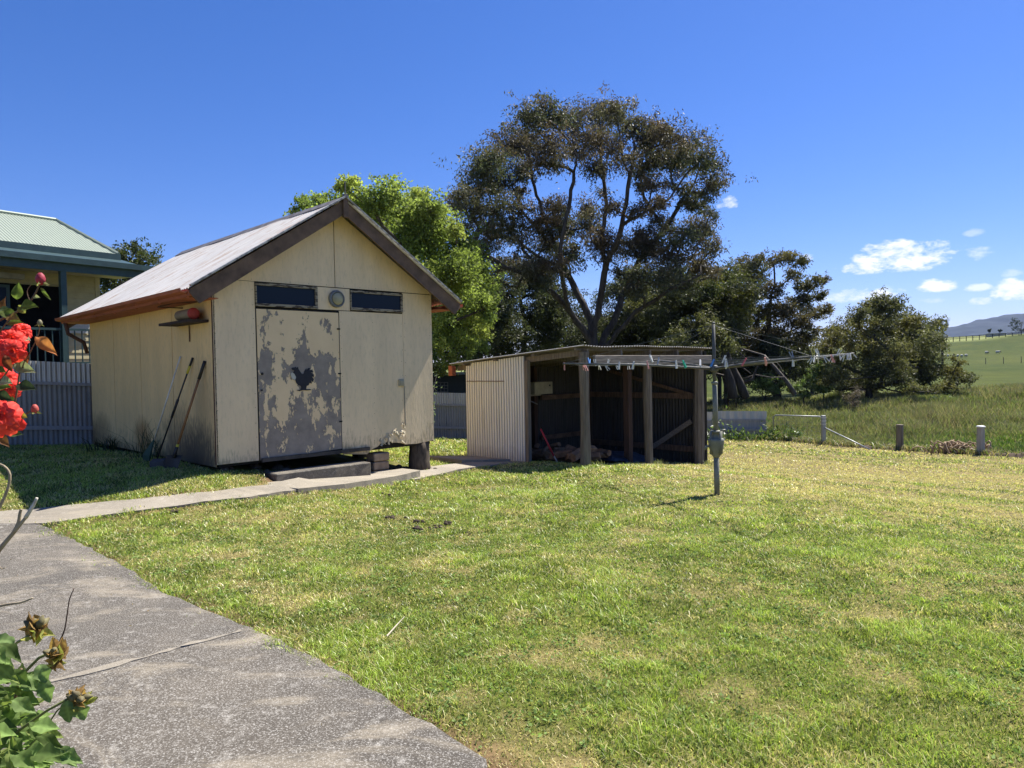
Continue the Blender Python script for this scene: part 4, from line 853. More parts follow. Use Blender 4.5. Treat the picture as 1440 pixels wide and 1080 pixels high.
# ------------------------------------------------------------------ TREES
class Skel:
    def __init__(s, trunk):
        s.p = []; s.par = []; trunk = [np.array(q, float) for q in trunk]
        for a, b_ in zip(trunk[:-1], trunk[1:]):
            n = max(1, int(np.linalg.norm(b_-a)/.35))
            for k in range(n): s.p.append(a+(b_-a)*k/n); s.par.append(len(s.p)-2)
        s.p.append(trunk[-1]); s.par.append(len(s.p)-2); s.fix = max(1, int(len(s.p)*.45)); s.ntr = len(s.p)
        s.plen = list(np.cumsum([0]+[np.linalg.norm(s.p[i]-s.p[i-1]) for i in range(1, len(s.p))]))
    def attach(s, t, seg=.4, kp=.35, lo=0, curve=.35, jit=.04, up=.3):
        t = np.array(t, float); Pn = np.array(s.p[lo:]); d = np.linalg.norm(Pn-t, axis=1)
        high = np.maximum(0, Pn[:, 2]-t[2]+d*.1); cost = d+kp*np.array(s.plen[lo:])+high*.8
        i = int(np.argmin(cost))+lo; a = s.p[i]; L = np.linalg.norm(t-a)
        if L < .05: return i
        pa = s.p[s.par[i]] if s.par[i] >= 0 else a-np.array([0, 0, 1.]); dr = (a-pa)/max(np.linalg.norm(a-pa), 1e-6)
        c = a+(dr*.6+np.array([0, 0, up]))*L*curve; n = max(2, int(L/seg)); last = i; w = rng.normal(size=3)*jit*L; w2 = rng.normal(size=3)*jit*.6*L
        for k in range(1, n+1):
            u = k/n; q = (1-u)**2*a+2*u*(1-u)*(c*.5+(a+t)/2*.5)+u*u*t+w*sin(pi*u)+w2*sin(2*pi*u)
            s.p.append(q); s.par.append(last); s.plen.append(s.plen[last]+L/n); last = len(s.p)-1
        return last
    def limb(s, start, W, seg=.35):
        P = [s.p[start]]+[np.array(w, float) for w in W]; d0 = s.p[start]-s.p[max(s.par[start], 0)]; P = [P[0]-nrm(d0[None])[0]*np.linalg.norm(P[1]-P[0])*.8]+P+[P[-1]*2-P[-2]]
        last = start; prev = P[1]
        for i in range(1, len(P)-2):
            a, b_, c, d = P[i-1], P[i], P[i+1], P[i+2]; n = max(2, int(np.linalg.norm(c-b_)/seg))
            for k in range(1, n+1):
                t = k/n; q = .5*((2*b_)+(c-a)*t+(2*a-5*b_+4*c-d)*t*t+(3*b_-a-3*c+d)*t**3)+rng.normal(size=3)*.035
                s.p.append(q); s.par.append(last); s.plen.append(s.plen[last]+np.linalg.norm(q-prev)*.5); last = len(s.p)-1; prev = q
        return last
    def mesh(s, mb, rt=.012, ex=2.2, rmax=9, flare=1.25):
        n = len(s.p); acc = np.zeros(n); best = [-1]*n; rad = np.zeros(n)
        for i in range(n-1, -1, -1):
            rad[i] = max(rt, acc[i]**(1/ex)) if acc[i] > 0 else rt
            pr = s.par[i]
            if pr >= 0:
                acc[pr] += rad[i]**ex*1.015
                if best[pr] < 0 or rad[i] > rad[best[pr]]: best[pr] = i
        rad = np.minimum(rad, rmax); kids = [[] for _ in range(n)]
        for i in range(n):
            if s.par[i] >= 0: kids[s.par[i]].append(i)
        st = [(0, -1)]
        while st:
            i, pr = st.pop(); ch = ([pr] if pr >= 0 else [])+[i]; rr = ([min(rad[pr], rad[i]*1.25)] if pr >= 0 else [])+[rad[i]*(flare if i == 0 else 1)]
            c = i
            while best[c] >= 0:
                for k in kids[c]:
                    if k != best[c]: st.append((k, c))
                c = best[c]; ch.append(c); rr.append(rad[c])
            if len(ch) > 1:
                rr[-1] *= .4; mb.tube([s.p[k] for k in ch], rr, 8 if rr[0] > .08 else (5 if rr[0] > .025 else 3), cap=False)
def make_tree(name, label, base, trunk, clumps, Y, dz, twigs, lpt, leafL, leafW, pal, spread=.35, rt=.014, seed=1, mat=None, bark=None, droop=.6, cat='tree', group=None, seg=.4, kp=.35, topcol=None, flat=.75, limbs=(), ex=2.2, rmax=9):
    """clumps: (px,py,rpx) seen at distance Y+dz*random; real metres from there on"""
    global rng
    keep = rng; rng = np.random.default_rng(seed)
    root = empty(name, tuple(base), 0, label, cat, group); base = np.array(base, float)
    sk = Skel([np.array(t)-base for t in trunk]); T = []
    for c in clumps:
        off = (c[3] if len(c) > 3 else (rng.random()*2-1)*dz); yy = Y+off; p = onY(c[0], c[1], yy)-base; T.append((p, c[2]/F*yy))
    for lim in limbs:
        st_ = sk.ntr-1-lim[0] if lim[0] < 10 else int(np.argmin(np.linalg.norm(np.array(sk.p)-(np.array(onY(lim[1][0], lim[1][1], Y+lim[1][2]))-base), axis=1)))
        sk.limb(st_, [np.array(onY(q_[0], q_[1], Y+q_[2]))-base for q_ in (lim[1:] if lim[0] < 10 else lim[2:])])
    T.sort(key=lambda q: np.linalg.norm(q[0]-sk.p[min(sk.ntr-1, len(sk.p)-1)]))
    ends = []
    for p, r in T:
        ends.append(sk.attach(p-np.array([0, 0, r*.3]), .45, kp, lo=sk.fix, curve=.4, jit=.05))
    lv = Leaves(); zs = [p[2] for p, r in T]; z0, z1 = min(zs), max(zs)
    for (p, r) in T:
        tone = pal[int(rng.integers(len(pal)))]; tone = np.array(tone)*(.8+.4*rng.random())
        rp = r/Y*F/16 if flat < 2 else 1; nt_ = max(3, int(twigs*(.6+.8*rng.random())*np.clip(rp, .4, 1.3)))
        for k in range(nt_):
            d = rng.normal(size=3); d /= np.linalg.norm(d); d[2] = d[2]*flat+.15; q = p+d*r*(.45+.6*rng.random())
            e_ = sk.attach(q, .3, .12, lo=sk.fix, curve=.25, jit=.06)
            n = max(6, int(lpt*(.6+.8*rng.random())*(np.clip(rp, .3, 1.3)**1.3 if lpt > 60 else 1))); sp = r*spread*(.6+.7*rng.random())*.62
            ncl = 6; cc = q+rng.normal(size=(ncl, 3))*sp*np.array([1, 1, .8]); c = cc[rng.integers(ncl, size=n)]+rng.normal(size=(n, 3))*max(sp*.42, .05)*np.array([1, 1, .7])
            dd = rng.normal(size=(n, 3)); dd[:, 2] -= droop
            col = np.tile(tone*(.82+.36*rng.random()), (n, 1))*(.65+.7*rng.random((n, 1)))
            if topcol is not None:
                tt = np.clip((c[:, 2:3]-p[2])/r*.8+.1+rng.normal(size=(n, 1))*.3, 0, 1)*(rng.random()*.9); col = col*(1-tt)+np.array(topcol)*(.7+.6*rng.random((n, 1)))*tt
            lv.add(c, dd, leafL*(.6+.8*rng.random(n)), leafW*(.6+.8*rng.random(n)), col)
    mb = MB(); sk.mesh(mb, rt, ex=ex, rmax=rmax); me = mb
    V = np.array(me.v); 
    quad = [f_ for f_ in me.f]
    o = fastmesh('trunk', V, np.array(quad), bark or M_bark, parent=root, smooth=True)
    lv.build('crown', mat or M_leaf, root); rng = keep
    return root
gpt = lambda x, y, dz_=0: (x, y, g(x, y)+dz_)
def at(px, py, Y): return tuple(onY(px, py, Y))
GUM = [(.095, .092, .062), (.085, .092, .06), (.11, .09, .066), (.10, .085, .062), (.08, .09, .055)]
Y0 = 30; b0 = onY(838, 540, Y0); base = (b0[0], Y0, g(b0[0], Y0)-.1)
big = [(745,152,20),(775,150,22),(810,160,25),(845,155,25),(868,146,20),(888,162,18),(915,180,20),(940,180,20),(965,193,20),(985,215,20),(1002,235,18),(1013,252,11),(995,268,15),(977,285,15),
 (718,190,22),(745,185,22),(688,225,22),(668,236,15),(702,250,20),(676,258,20),(655,277,18),(641,288,12),(665,300,20),(700,292,20),(692,330,20),(718,322,20),(680,350,18),(672,370,14),
 (785,190,22),(815,195,22),(850,188,22),(878,205,20),(920,215,18),(945,222,20),(762,212,16),(736,238,16),(842,232,15),(902,238,15),(950,255,14),(782,222,14),
 (785,292,16),(768,318,20),(800,320,18),(832,315,20),(850,345,20),(882,350,20),(828,292,12),(862,290,12),(770,345,16),(738,348,16),(800,360,18),
 (915,290,14),(930,312,16),(960,332,20),(988,325,18),(1000,350,16),(985,372,16),(950,362,20),(920,352,20),(900,385,16),(935,392,18),(965,402,16),(1000,300,12),(905,262,8),
 (720,375,14),(750,378,16),(702,388,14),(780,375,14),(730,400,12),(655,320,12),(845,270,8),(735,270,10),(905,335,16),(870,385,12),(918,262,14),(735,292,16),(900,300,13),(765,395,14),(895,410,14),(1005,385,10),(930,285,12),(940,150+20,10),(965,270,10)]
tr = [at(838, 560, Y0), at(836, 510, Y0), at(834, 478, Y0)]
tr[0] = base
big = [(c[0]-2, c[1]+(14 if c[1] < 215 else (6 if c[1] < 260 else 0)), c[2]) for c in big]
LIM = [[1,(812,452,-.3),(785,420,-.9),(745,390,-1.7),(700,370,-2.1),(672,350,-2)], [0,(826,440,.3),(806,400,.9),(782,350,1.3),(762,300,1.3),(748,250,1.2),(742,200,1)], [0,(842,430,0),(850,385,-.2),(846,340,-.4),(852,290,-.4),(848,240,-.3),(842,190,0)],
  [2,(862,452,.3),(880,410,.9),(902,365,1.3),(935,322,1.5),(962,280,1.3),(982,240,1)], [99,(846,380,-.3),(866,345,-1.1),(878,300,-1.6),(886,250,-1.4),(892,200,-1)], [3,(868,468,-.4),(905,432,-.9),(945,408,-1.3),(985,385,-1.2)],
  [99,(806,400,.9),(778,372,1.8),(735,345,2.2),(700,305,1.8),(682,262,1)], [99,(812,452,-.3),(792,400,-1.6),(788,350,-2.1),(800,290,-1.9),(812,220,-1.3)], [99,(935,322,1.5),(968,330,1.9),(992,318,1.6)], [99,(782,350,1.3),(745,310,1.5),(715,250,1),(705,215,.6)]]
make_tree('gum_tree', 'huge spreading reddish green gum tree towering behind the shelter', base, tr, big, Y0, 3.3, 16, 84, .14, .046, GUM, .82, .013, 3, droop=.9, topcol=(.15, .095, .068), kp=.22, seg=.4, ex=2.35, limbs=LIM)
# bright green broadleaf tree
GRN = [(.205, .26, .07), (.24, .29, .085), (.185, .23, .06), (.30, .335, .095)]
Yg = 25; bb = onY(575, 540, Yg); base = (bb[0], Yg, g(bb[0], Yg)-.1)
gt = [(412,294,8),(428,288,12),(452,284,12),(475,290,16),(492,266,14),(505,285,18),(497,258,8),(525,290,20),(548,274,15),(556,262,6),(582,282,16),(600,298,18),(572,308,22),(535,312,22),(505,312,22),(470,315,20),(620,325,22),(612,305,14),(648,350,22),(640,325,12),(605,345,25),(565,350,25),(530,345,22),(640,385,24),(665,378,16),(670,405,20),(680,430,16),
 (655,430,22),(625,420,24),(590,395,25),(560,390,20),(600,440,22),(635,455,22),(665,462,18),(685,450,9),(650,485,16),(620,490,20),(632,510,12),(600,480,18),(675,485,10),(660,365,14),(610,380,22),(640,410,20),(590,330,20),(625,470,20),(645,440,20),(618,520,10),(612,455,18)]
make_tree('broadleaf_tree', 'bright yellow green leafy tree rising behind the shed roof', base, [base, at(578, 520, Yg), at(575, 470, Yg), at(572, 420, Yg), at(570, 350, Yg)], gt, Yg, 2.6, 15, 120, .10, .065, GRN, .75, .012, 5, mat=M_leafg, droop=.25, kp=.25)
OL = [(.11, .115, .05), (.09, .10, .045), (.125, .125, .05), (.085, .092, .045)]; DK = [(.065, .075, .038), (.08, .085, .045), (.058, .068, .035)]
YE = [(.12, .12, .025), (.08, .09, .03), (.06, .075, .03)]
def blob(cx, cy, rx, ry, n, r, seed, hollow=.0):
    q = np.random.default_rng(seed); out = []
    while len(out) < n:
        a, b_ = q.random(2)*2-1
        if hollow < a*a+b_*b_ < 1: out.append((cx+a*rx, cy+b_*ry, r*(.7+.6*q.random())))
    return out
def bgtree(name, label, px, Y, clumps, trunkpx, tw=10, lpt=85, L=.18, w_=.06, pal=OL, seed=1, dz=2.2, group=None, **k):
    bb = onY(trunkpx[0][0], 540, Y); base = (bb[0], Y, g(bb[0], Y)-.1)
    return make_tree(name, label, base, [base]+[at(x, y, Y) for x, y in trunkpx], clumps, Y, dz, tw, lpt, L, w_, pal, .7, .013, seed, group=group, **k)
bgtree('gum_tree', 'dark thin gum tree left of the huge gum trunk, behind the shelter roof', 0, 37, blob(735, 425, 62, 62, 30, 17, 11), [(735, 520), (738, 460), (730, 410)], seed=11, pal=DK)
bgtree('gum_tree', 'low dark gum behind the left end of the shelter roof', 0, 34, blob(690, 470, 46, 40, 24, 16, 12), [(700, 530), (695, 480)], seed=12, pal=DK)
bgtree('gum_tree', 'olive gum tree filling the gap below the right limbs of the huge gum', 0, 38, blob(945, 425, 62, 48, 34, 18, 13), [(955, 520), (950, 460), (935, 420)], seed=13, pal=OL)
bgtree('gum_tree', 'grey green gum directly behind the huge gum trunk', 0, 42, blob(870, 440, 50, 55, 24, 18, 14), [(890, 520), (885, 450)], seed=14, pal=DK)
bgtree('wattle_tree', 'olive wattle standing behind the hoist mast and shelter end', 0, 36, blob(1008, 430, 42, 50, 34, 15, 15), [(1022, 540), (1010, 490), (1008, 440)], seed=15, pal=YE+OL)
bgtree('wattle_tree', 'dense dark wattle just left of the twisted bare trunks', 0, 33, blob(975, 480, 42, 36, 22, 15, 16), [(985, 540), (980, 500)], seed=16, pal=OL)
tg = [(1048,378,13),(1065,370,14),(1088,366,14),(1110,362,12),(1128,368,9),(1040,390,8),(1060,392,12),(1112,388,11),(1128,400,12),(1145,400,11),(1156,395,7),(1150,415,8),(1163,435,8),(1148,440,12),(1125,425,14),(1085,410,14),(1065,415,14),(1050,430,14),(1040,450,16),(1070,445,18),(1100,440,18),(1125,455,16),(1075,470,18),(1100,480,18),(1120,485,14),(1045,480,16),(1030,500,14),(1062,500,16),(1090,510,14),(1115,510,12),(1140,470,9),(1040,510,12)]
bgtree('gum_tree', 'tall clumpy gum tree with layered dark crown left of the round bushy tree', 0, 40, tg, [(1095, 560), (1088, 510), (1080, 460), (1085, 410)], seed=17, tw=14, lpt=130, pal=[(.095, .095, .045), (.08, .085, .042), (.11, .092, .05), (.125, .11, .042)], topcol=(.16, .115, .05), dz=1.5, kp=.2)
bush = [(1238,430,16),(1225,432,13),(1255,434,14),(1210,442,11),(1270,445,14),(1195,452,11),(1280,452,10),(1175,470,14),(1162,485,12),(1185,480,18),(1215,465,18),(1245,460,20),(1275,470,18),(1298,462,14),(1315,458,10),(1310,478,16),(1322,485,9),(1170,505,14),(1190,510,20),(1225,495,22),(1260,495,22),(1290,500,20),(1310,510,16),(1175,530,16),(1205,535,18),(1240,525,20),(1270,530,18),(1300,530,14),(1325,520,12),(1340,525,12),(1352,535,10),(1365,530,8),(1330,545,10),(1225,548,10),(1345,512,8),(1160,520,10),(1185,545,10),(1285,548,9),(1310,548,8)]
bgtree('wattle_tree', 'round bushy olive tree with low spreading limbs on the paddock edge', 0, 37, bush, [(1222, 565), (1222, 545), (1230, 520)], seed=18, tw=14, lpt=120, L=.15, w_=.06, pal=[(.145, .14, .06), (.12, .125, .055), (.16, .145, .05), (.105, .11, .05)], topcol=(.18, .175, .08), dz=2.6, kp=.12)
bgtree('wattle_tree', 'dark bushy tree glimpsed between the tall clumpy gum and round tree', 0, 46, blob(1140, 505, 30, 38, 18, 13, 19), [(1142, 550), (1140, 520)], seed=19, pal=DK)
bgtree('broadleaf_tree', 'small rounded tree showing between the house roof and shed roof', 0, 34, [(155,365,12),(172,356,13),(190,352,12),(205,356,12),(218,364,9),(180,368,14),(200,372,12),(165,380,14),(185,390,14),(150,395,16),(160,420,18),(145,440,14),(170,410,14),(205,385,12),(225,378,9)], [(182, 520), (182, 440), (182, 390)], seed=20, pal=[(.09, .1, .03), (.07, .085, .03)], dz=1.5, L=.16, w_=.07)
bgtree('wattle_tree', 'dark dense low tree behind the leaning bare trunks and fallen limb', 0, 39, blob(1085, 515, 55, 26, 26, 14, 51), [(1090, 555), (1090, 520)], seed=51, pal=DK)
bgtree('wattle_tree', 'dark low tree between the shelter end and the leaning bare trunks', 0, 38, blob(1010, 505, 34, 22, 16, 13, 52), [(1012, 550), (1012, 515)], seed=52, pal=DK)
bgtree('gum_tree', 'dark low dense tree directly over the middle of the shelter roof', 0, 40, blob(800, 470, 60, 30, 26, 16, 53), [(790, 540), (790, 480)], seed=53, pal=DK)
bgtree('gum_tree', 'dark low dense tree over the right end of the shelter roof', 0, 41, blob(910, 470, 50, 28, 24, 16, 54), [(910, 540), (910, 480)], seed=54, pal=DK)
# understory shrubs (each a thing)
def shrub(px, py, Y, rx, ry, label, pal, seed, L=.13, w_=.07, n=12, lpt=110, bark=None, name='shrub'):
    bb = onY(px, 540, Y); base = (bb[0], Y, g(bb[0], Y)-.05)
    top = at(px, py, Y); make_tree(name, label, base, [base, ((base[0]+top[0])/2, Y, base[2]+max(.25, (top[2]-base[2])*.5))], blob(px, py, rx, ry, n, max(6, ry*.5), seed), Y, .9, 6, lpt, L, w_, pal, .5, .007, seed, cat='shrub', bark=bark, droop=.1)
SHG = [(.16, .22, .07), (.19, .23, .10), (.13, .18, .06)]
shrub(1075, 542, 37, 40, 13, 'low pale green bramble mound under the tall clumpy gum', SHG, 31, n=18)
shrub(1130, 545, 36, 35, 12, 'low pale green bramble spreading left of the round bushy tree', SHG, 32, n=16)
shrub(1158, 528, 36.5, 20, 18, 'rounded light green shrub touching the left side of the round bushy tree', SHG, 33, n=14)
shrub(1035, 552, 35, 25, 9, 'small grey green shrub beside the twisted bare trunks', [(.09, .11, .06), (.12, .12, .08)], 34)
shrub(1320, 568, 34, 28, 8, 'low light green bush in the paddock below the round tree', SHG, 35)
shrub(1205, 562, 33, 14, 12, 'small brown grey dead looking bush in front of the round tree', [(.14, .11, .09), (.11, .09, .07)], 36, w_=.02)
shrub(1400, 562, 36, 40, 9, 'reddish brown dry thicket in the paddock at the right edge', [(.15, .11, .06), (.12, .11, .05)], 37, w_=.03, n=20)
shrub(1432, 578, 32, 18, 8, 'grey green low shrub at the right picture edge', [(.10, .11, .06)], 38)
# twisted bare trunks and fallen limbs
def bare(name, label, pts, r, Yb, br=5, seed=0, cat='tree trunk', mat=M_bark):
    q = np.random.default_rng(seed); mb = MB(); P_ = [np.array(onY(x, y, Yy)) for x, y, Yy in pts]; mb.tube([tuple(p) for p in P_], list(np.linspace(r, r*.5, len(P_))), 8)
    for k in range(br):
        i = q.integers(1, len(P_)); a = P_[i]; d = q.normal(size=3)*np.array([1, .6, .5])+np.array([0, 0, .6]); b_ = a+d*1.0; c = b_+q.normal(size=3)*.6
        mb.tube([tuple(a), tuple((a+b_)/2+q.normal(size=3)*.08), tuple(b_), tuple(c)], [r*.4, r*.3, r*.18, r*.08], 5)
    o = mb.build(name, mat, None, True); meta(o, label, cat)
bare('tree_trunk', 'leaning dark bare trunk just right of the hoist upper tube', [(1031, 560, 34), (1027, 535, 34), (1020, 515, 34), (1012, 480, 34)], .26, 34, seed=1)
bare('tree_trunk', 'leaning dark bare trunk, second one right of the hoist tube', [(1048, 560, 34.5), (1041, 540, 34.5), (1028, 515, 34.5), (1018, 490, 34.5), (1010, 465, 34.5)], .24, 34, seed=2)
bare('fallen_limb', 'fallen grey limb slanting under the tall clumpy gum', [(1118, 555, 35), (1105, 535, 35.2), (1088, 515, 35.5), (1075, 500, 36)], .13, 35, 1, seed=3, cat='fallen limb', mat=M_barkpale)
bare('fallen_limb', 'thin pale fallen branch lying over the bramble mound', [(1045, 533, 35), (1062, 527, 35), (1085, 531, 35), (1104, 530, 35)], .04, 35, 1, seed=4, cat='fallen limb', mat=M_barkpale)
# ------------------------------------------------------------------ HILLSIDE: fences, sheep, far trees, mountain
def ground_hit(px, py, y0=60, y1=340):
    best = None
    for Y in np.linspace(y0, y1, 1200):
        p = onY(px, py, Y); 
        if p[2] <= g(p[0], Y): return p
    return None
M_wool = simple('sheep_wool', (.62, .58, .48), (.5, .46, .38), 20, .95); M_face = simple('sheep_face', (.10, .09, .08), None, 20, .9)
def sheep(px, py, label, rot):
    p = ground_hit(px, py)
    if p is None: return
    x, y = p[0], p[1]; e = empty('sheep', (x, y, g(x, y)), rot, label, 'sheep', None); e.scale = (.85, .85, .85); mb = MB()
    pr = [(-.55, .12, .72), (-.48, .26, .72), (-.2, .33, .70), (.15, .33, .70), (.42, .27, .74), (.58, .16, .80), (.64, .08, .84)]
    n = 10; vs = [(q, cos(2*pi*j/n)*r*.85, z+sin(2*pi*j/n)*r) for q, r, z in pr for j in range(n)]
    mb.add(vs, [(i*n+j, i*n+(j+1) % n, (i+1)*n+(j+1) % n, (i+1)*n+j) for i in range(len(pr)-1) for j in range(n)]+[tuple(range(n)), tuple(range((len(pr)-1)*n, len(pr)*n))]); mb.build('body', M_wool, e, True)
    MB().tube([(.55, 0, .82), (.75, 0, .62), (.86, 0, .42)], [.14, .11, .06], 8).add([(.70, -.1, .66), (.74, -.22, .62), (.70, -.1, .60)], [(0, 1, 2)]).add([(.70, .1, .66), (.74, .22, .62), (.70, .1, .60)], [(0, 1, 2)]).build('head', M_face, e, True)
    for (a, b_) in ((-.38, -.14), (-.38, .14), (.36, -.14), (.36, .14)): MB().tube([(a, b_, .5), (a, b_, .25), (a, b_, 0)], [.07, .04, .035], 6).build('leg', M_face, e)
for i, (px, py, lab) in enumerate(((1333, 503, 'sheep at the left end of the row by the round tree'), (1341, 503, 'second sheep from the left in the grazing row'), (1347, 503.5, 'third sheep from the left in the grazing row'), (1352.5, 503.5, 'fourth sheep from the left in the grazing row'), (1358.5, 503, 'last sheep on the right of the grazing row'),
                              (1387.5, 498.5, 'single sheep grazing apart, left one of the two higher up'), (1403, 498, 'single sheep grazing apart, right one of the two higher up'))):
    sheep(px, py, 'pale woolly '+lab, .3+i*.9 if i > 4 else (.95+.12*i))
hf = empty('hill_fence', (0, 0, 0), 0, 'dark post and rail fence along the top of the green hill', 'fence')
prev = None
for k in range(52):
    x = 135+k*2.2; y = 288-.15*x; z = g(x, y)+.2
    MB().box(x-.09, x+.09, y-.09, y+.09, z-1, z+1.25).build('post', M_dark, hf)
    if prev and k % 13 == 1: mbr = MB()
    if prev:
        for h in (.5, .9, 1.2): mbr.beam((prev[0], prev[1], prev[2]+h), (x, y, z+h), .06, .14)
    if k and k % 13 == 0 or k == 51: mbr.build('rail', M_dark, hf)
    prev = (x, y, z)
for k, (px, py) in enumerate(((1386, 512), (1411, 511), (1436, 510))):
    p = ground_hit(px, py)
    if p is not None:
        mb = MB(); mb.tube([(p[0], p[1], p[2]-.2), (p[0]+.03, p[1], p[2]+.5), (p[0], p[1], p[2]+1.1)], [.07, .06, .055], 6); meta(mb.build('fence_post', M_timber), 'thin dark post standing on the green hillside, %s of three' % ('left', 'middle', 'right')[k], 'post')
FT = [(.025, .038, .018), (.035, .045, .02)]
def fartree(px, pyc, Y, rx, ry, label, seed, n=16):
    bb = onY(px, pyc+ry, Y); base = (bb[0], Y, min(g(bb[0], Y), bb[2])); 
    make_tree('far_tree', label, base, [base, at(px, pyc+ry*.6, Y), at(px, pyc, Y)], blob(px, pyc, rx, ry, n, ry*.45, seed), Y, rx*Y/F*.6, 6, 40, (.0045*Y**.75), (.0028*Y**.75), FT, .5, .03, seed, droop=0, cat='tree')
fartree(1436, 457, 262, 15, 9, 'dark rounded tree on the hill crest at the right edge', 41)
fartree(1391, 465, 280, 2, 2, 'tiny dark shrub on the hill crest behind the fence', 42, 6)
fartree(1406, 465, 285, 3.5, 1.2, 'low wide dark shrub on the hill crest, beside the tiny one', 43, 7)
fartree(1325, 455, 90, 9, 6, 'dark tree top peeping over the right shoulder of the round bushy tree', 44, 10)
mp_ = MB()
mp_.box(-3, 3, -1.2, 1.2, 0, 1.3); mp_.box(5, 8, -1, 1, 0, 1.0); 
p = onY(1400, 472, 272); o = mp_.build('farm_yard_rails', simple('pale_yard', (.5, .48, .44), None, 2)); o.location = (p[0], p[1], g(p[0], p[1])-.2); meta(o, 'pale low yard structure on the hill crest behind the dark fence', 'farm yard')
# mountain
def mountain():
    nx, ny = 260, 40; V = []; Yc = 2600
    X = np.linspace(900, 3400, nx); 
    prof = np.interp(X, [900, 1350, 1500, 1620, 1720, 1800, 1900, 2100, 2600, 3400], [0, 10, 95, 122, 145, 158, 165, 158, 120, 40])
    XX, T = np.meshgrid(X, np.linspace(0, 1, ny), indexing='ij'); YY = Yc-700+1400*T
    H = prof[:, None]*np.sin(pi*np.clip(T, 0, 1))**.8*(.86+.28*fbm(XX*.004, YY*.004+3, 5)); H += (fbm(XX*.05, YY*.05, 2)-.5)*9*(H > 5)
    H = H*1.0+ (fbm(XX*.01+8, YY*.01, 3)-.5)*22*np.sin(pi*T)*(prof[:, None] > 20)
    V = np.c_[XX.ravel(), YY.ravel(), H.ravel()-4]; i = np.arange(nx-1)[:, None]*ny; j = np.arange(ny-1)[None]
    o = fastmesh('mountain', V, np.stack([i+j, i+ny+j, i+ny+j+1, i+j+1], -1).reshape(-1, 4), simple('forest_slope', (.013, .022, .016), (.008, .014, .011), .02, .95, bump=0), smooth=True); o['kind'] = 'structure'
mountain()
# ------------------------------------------------------------------ small plants near buildings
def grass_tuft(name, label, x, y, h, n, spread, col, cat='plant', w=.01):
    P = np.c_[x+rng.normal(size=n)*spread, y+rng.normal(size=n)*spread, np.full(n, g(x, y)-.01)]; V, T, C = blades(P, h*(.5+.7*rng.random(n)), np.full(n, w), np.tile(np.array(col), (n, 1))*(.6+.8*rng.random((n, 1))), .9)
    meta(fastmesh(name, V, T, M_grass, C), label, cat)
x, y, _ = shedpt(-.12, 2.05, 0); grass_tuft('grass_tuft', 'tall thin dark grass tuft against the shed side wall left of the rake', x, y, .55, 60, .12, (.06, .08, .03))
x, y, _ = shedpt(-.10, 4.1, 0); grass_tuft('grass_tuft', 'low dark weed tuft at the far end of the shed side wall', x, y, .28, 70, .15, (.04, .06, .025), w=.02)
for k in range(3):
    x, y = shp(.1+k*1.85, -.12); grass_tuft('grass_tuft', 'pale grass tuft at the foot of the %s shelter post' % ('left', 'middle', 'right')[k], x, y, .12, 90, .10, (.22, .24, .09), w=.008)
L = Leaves(); e = empty('sapling', (-2.2, 18.0, g(-2.2, 18)), 0, 'spindly pale leafed sapling between shed corner and corrugated fence', 'sapling'); mb = MB()
for k in range(9):
    a = rng.random()*6.28; h = .9+.9*rng.random(); pts = [(0, 0, 0), (.1*cos(a), .1*sin(a), h*.5), (.32*cos(a), .32*sin(a), h)]; mb.tube(pts, [.012, .008, .004], 5)
    n = 26; t = .3+.7*rng.random(n); c = np.c_[.32*cos(a)*t, .32*sin(a)*t, h*t]+rng.normal(size=(n, 3))*.05; L.add(c, rng.normal(size=(n, 3)), .09, .035, np.tile(np.array([.2, .25, .14]), (n, 1))*(.7+.6*rng.random((n, 1))))
mb.build('stem', M_barkpale, e, True); L.build('foliage', M_leaf, e)
# fence line weeds
L = Leaves()
for k in range(110):
    t = rng.random()**.5; a, b_ = (4.6, 23.15), (9.4, 23.3); x = a[0]+(b_[0]-a[0])*t; y = a[1]+(b_[1]-a[1])*t-.3*rng.random(); n = 6; c = np.tile([x, y, g(x, y)], (n, 1))+np.abs(rng.normal(size=(n, 3)))*np.array([.1, .05, .22*fbm(np.array([x*2]), np.array([1.]))[0]*2]); d = rng.normal(size=(n, 3)); d[:, 2] += 1
    L.add(c, d, .16, .05, np.tile(np.array([.10, .15, .04]), (n, 1))*(.6+.8*rng.random((n, 1))))
meta(L.build('fence_weeds', M_grass), 'weeds growing along the foot of the low fence', 'weeds', kind='stuff')
def lip_tufts():
    E2 = np.array(EDGE[2:9]); P = []
    for a, b_ in zip(E2[:-1], E2[1:]):
        n = int(np.linalg.norm(b_-a)*420); t = rng.random(n)[:, None]; P.append(a+(b_-a)*t+rng.normal(size=(n, 2))*np.array([.16, .16]))
    P = np.concatenate(P); k = fbm(P[:, 0]*1.4, P[:, 1]*1.4, 3) > .42; P = P[k]; n = len(P)
    c = np.where((rng.random(n) < .55)[:, None], np.array([.34, .28, .14]), np.array([.13, .18, .045]))*(.5+.9*rng.random((n, 1)))
    V, T, C = blades(np.c_[P, gz(P[:, 0], P[:, 1])+.02], .07+.13*rng.random(n), .014+.012*rng.random(n), c, 1.6)
    meta(fastmesh('edge_grass', V, T, M_grass, C), 'ragged dry grass hanging over the earth lip at the lawn edge', 'grass', kind='stuff')
lip_tufts()
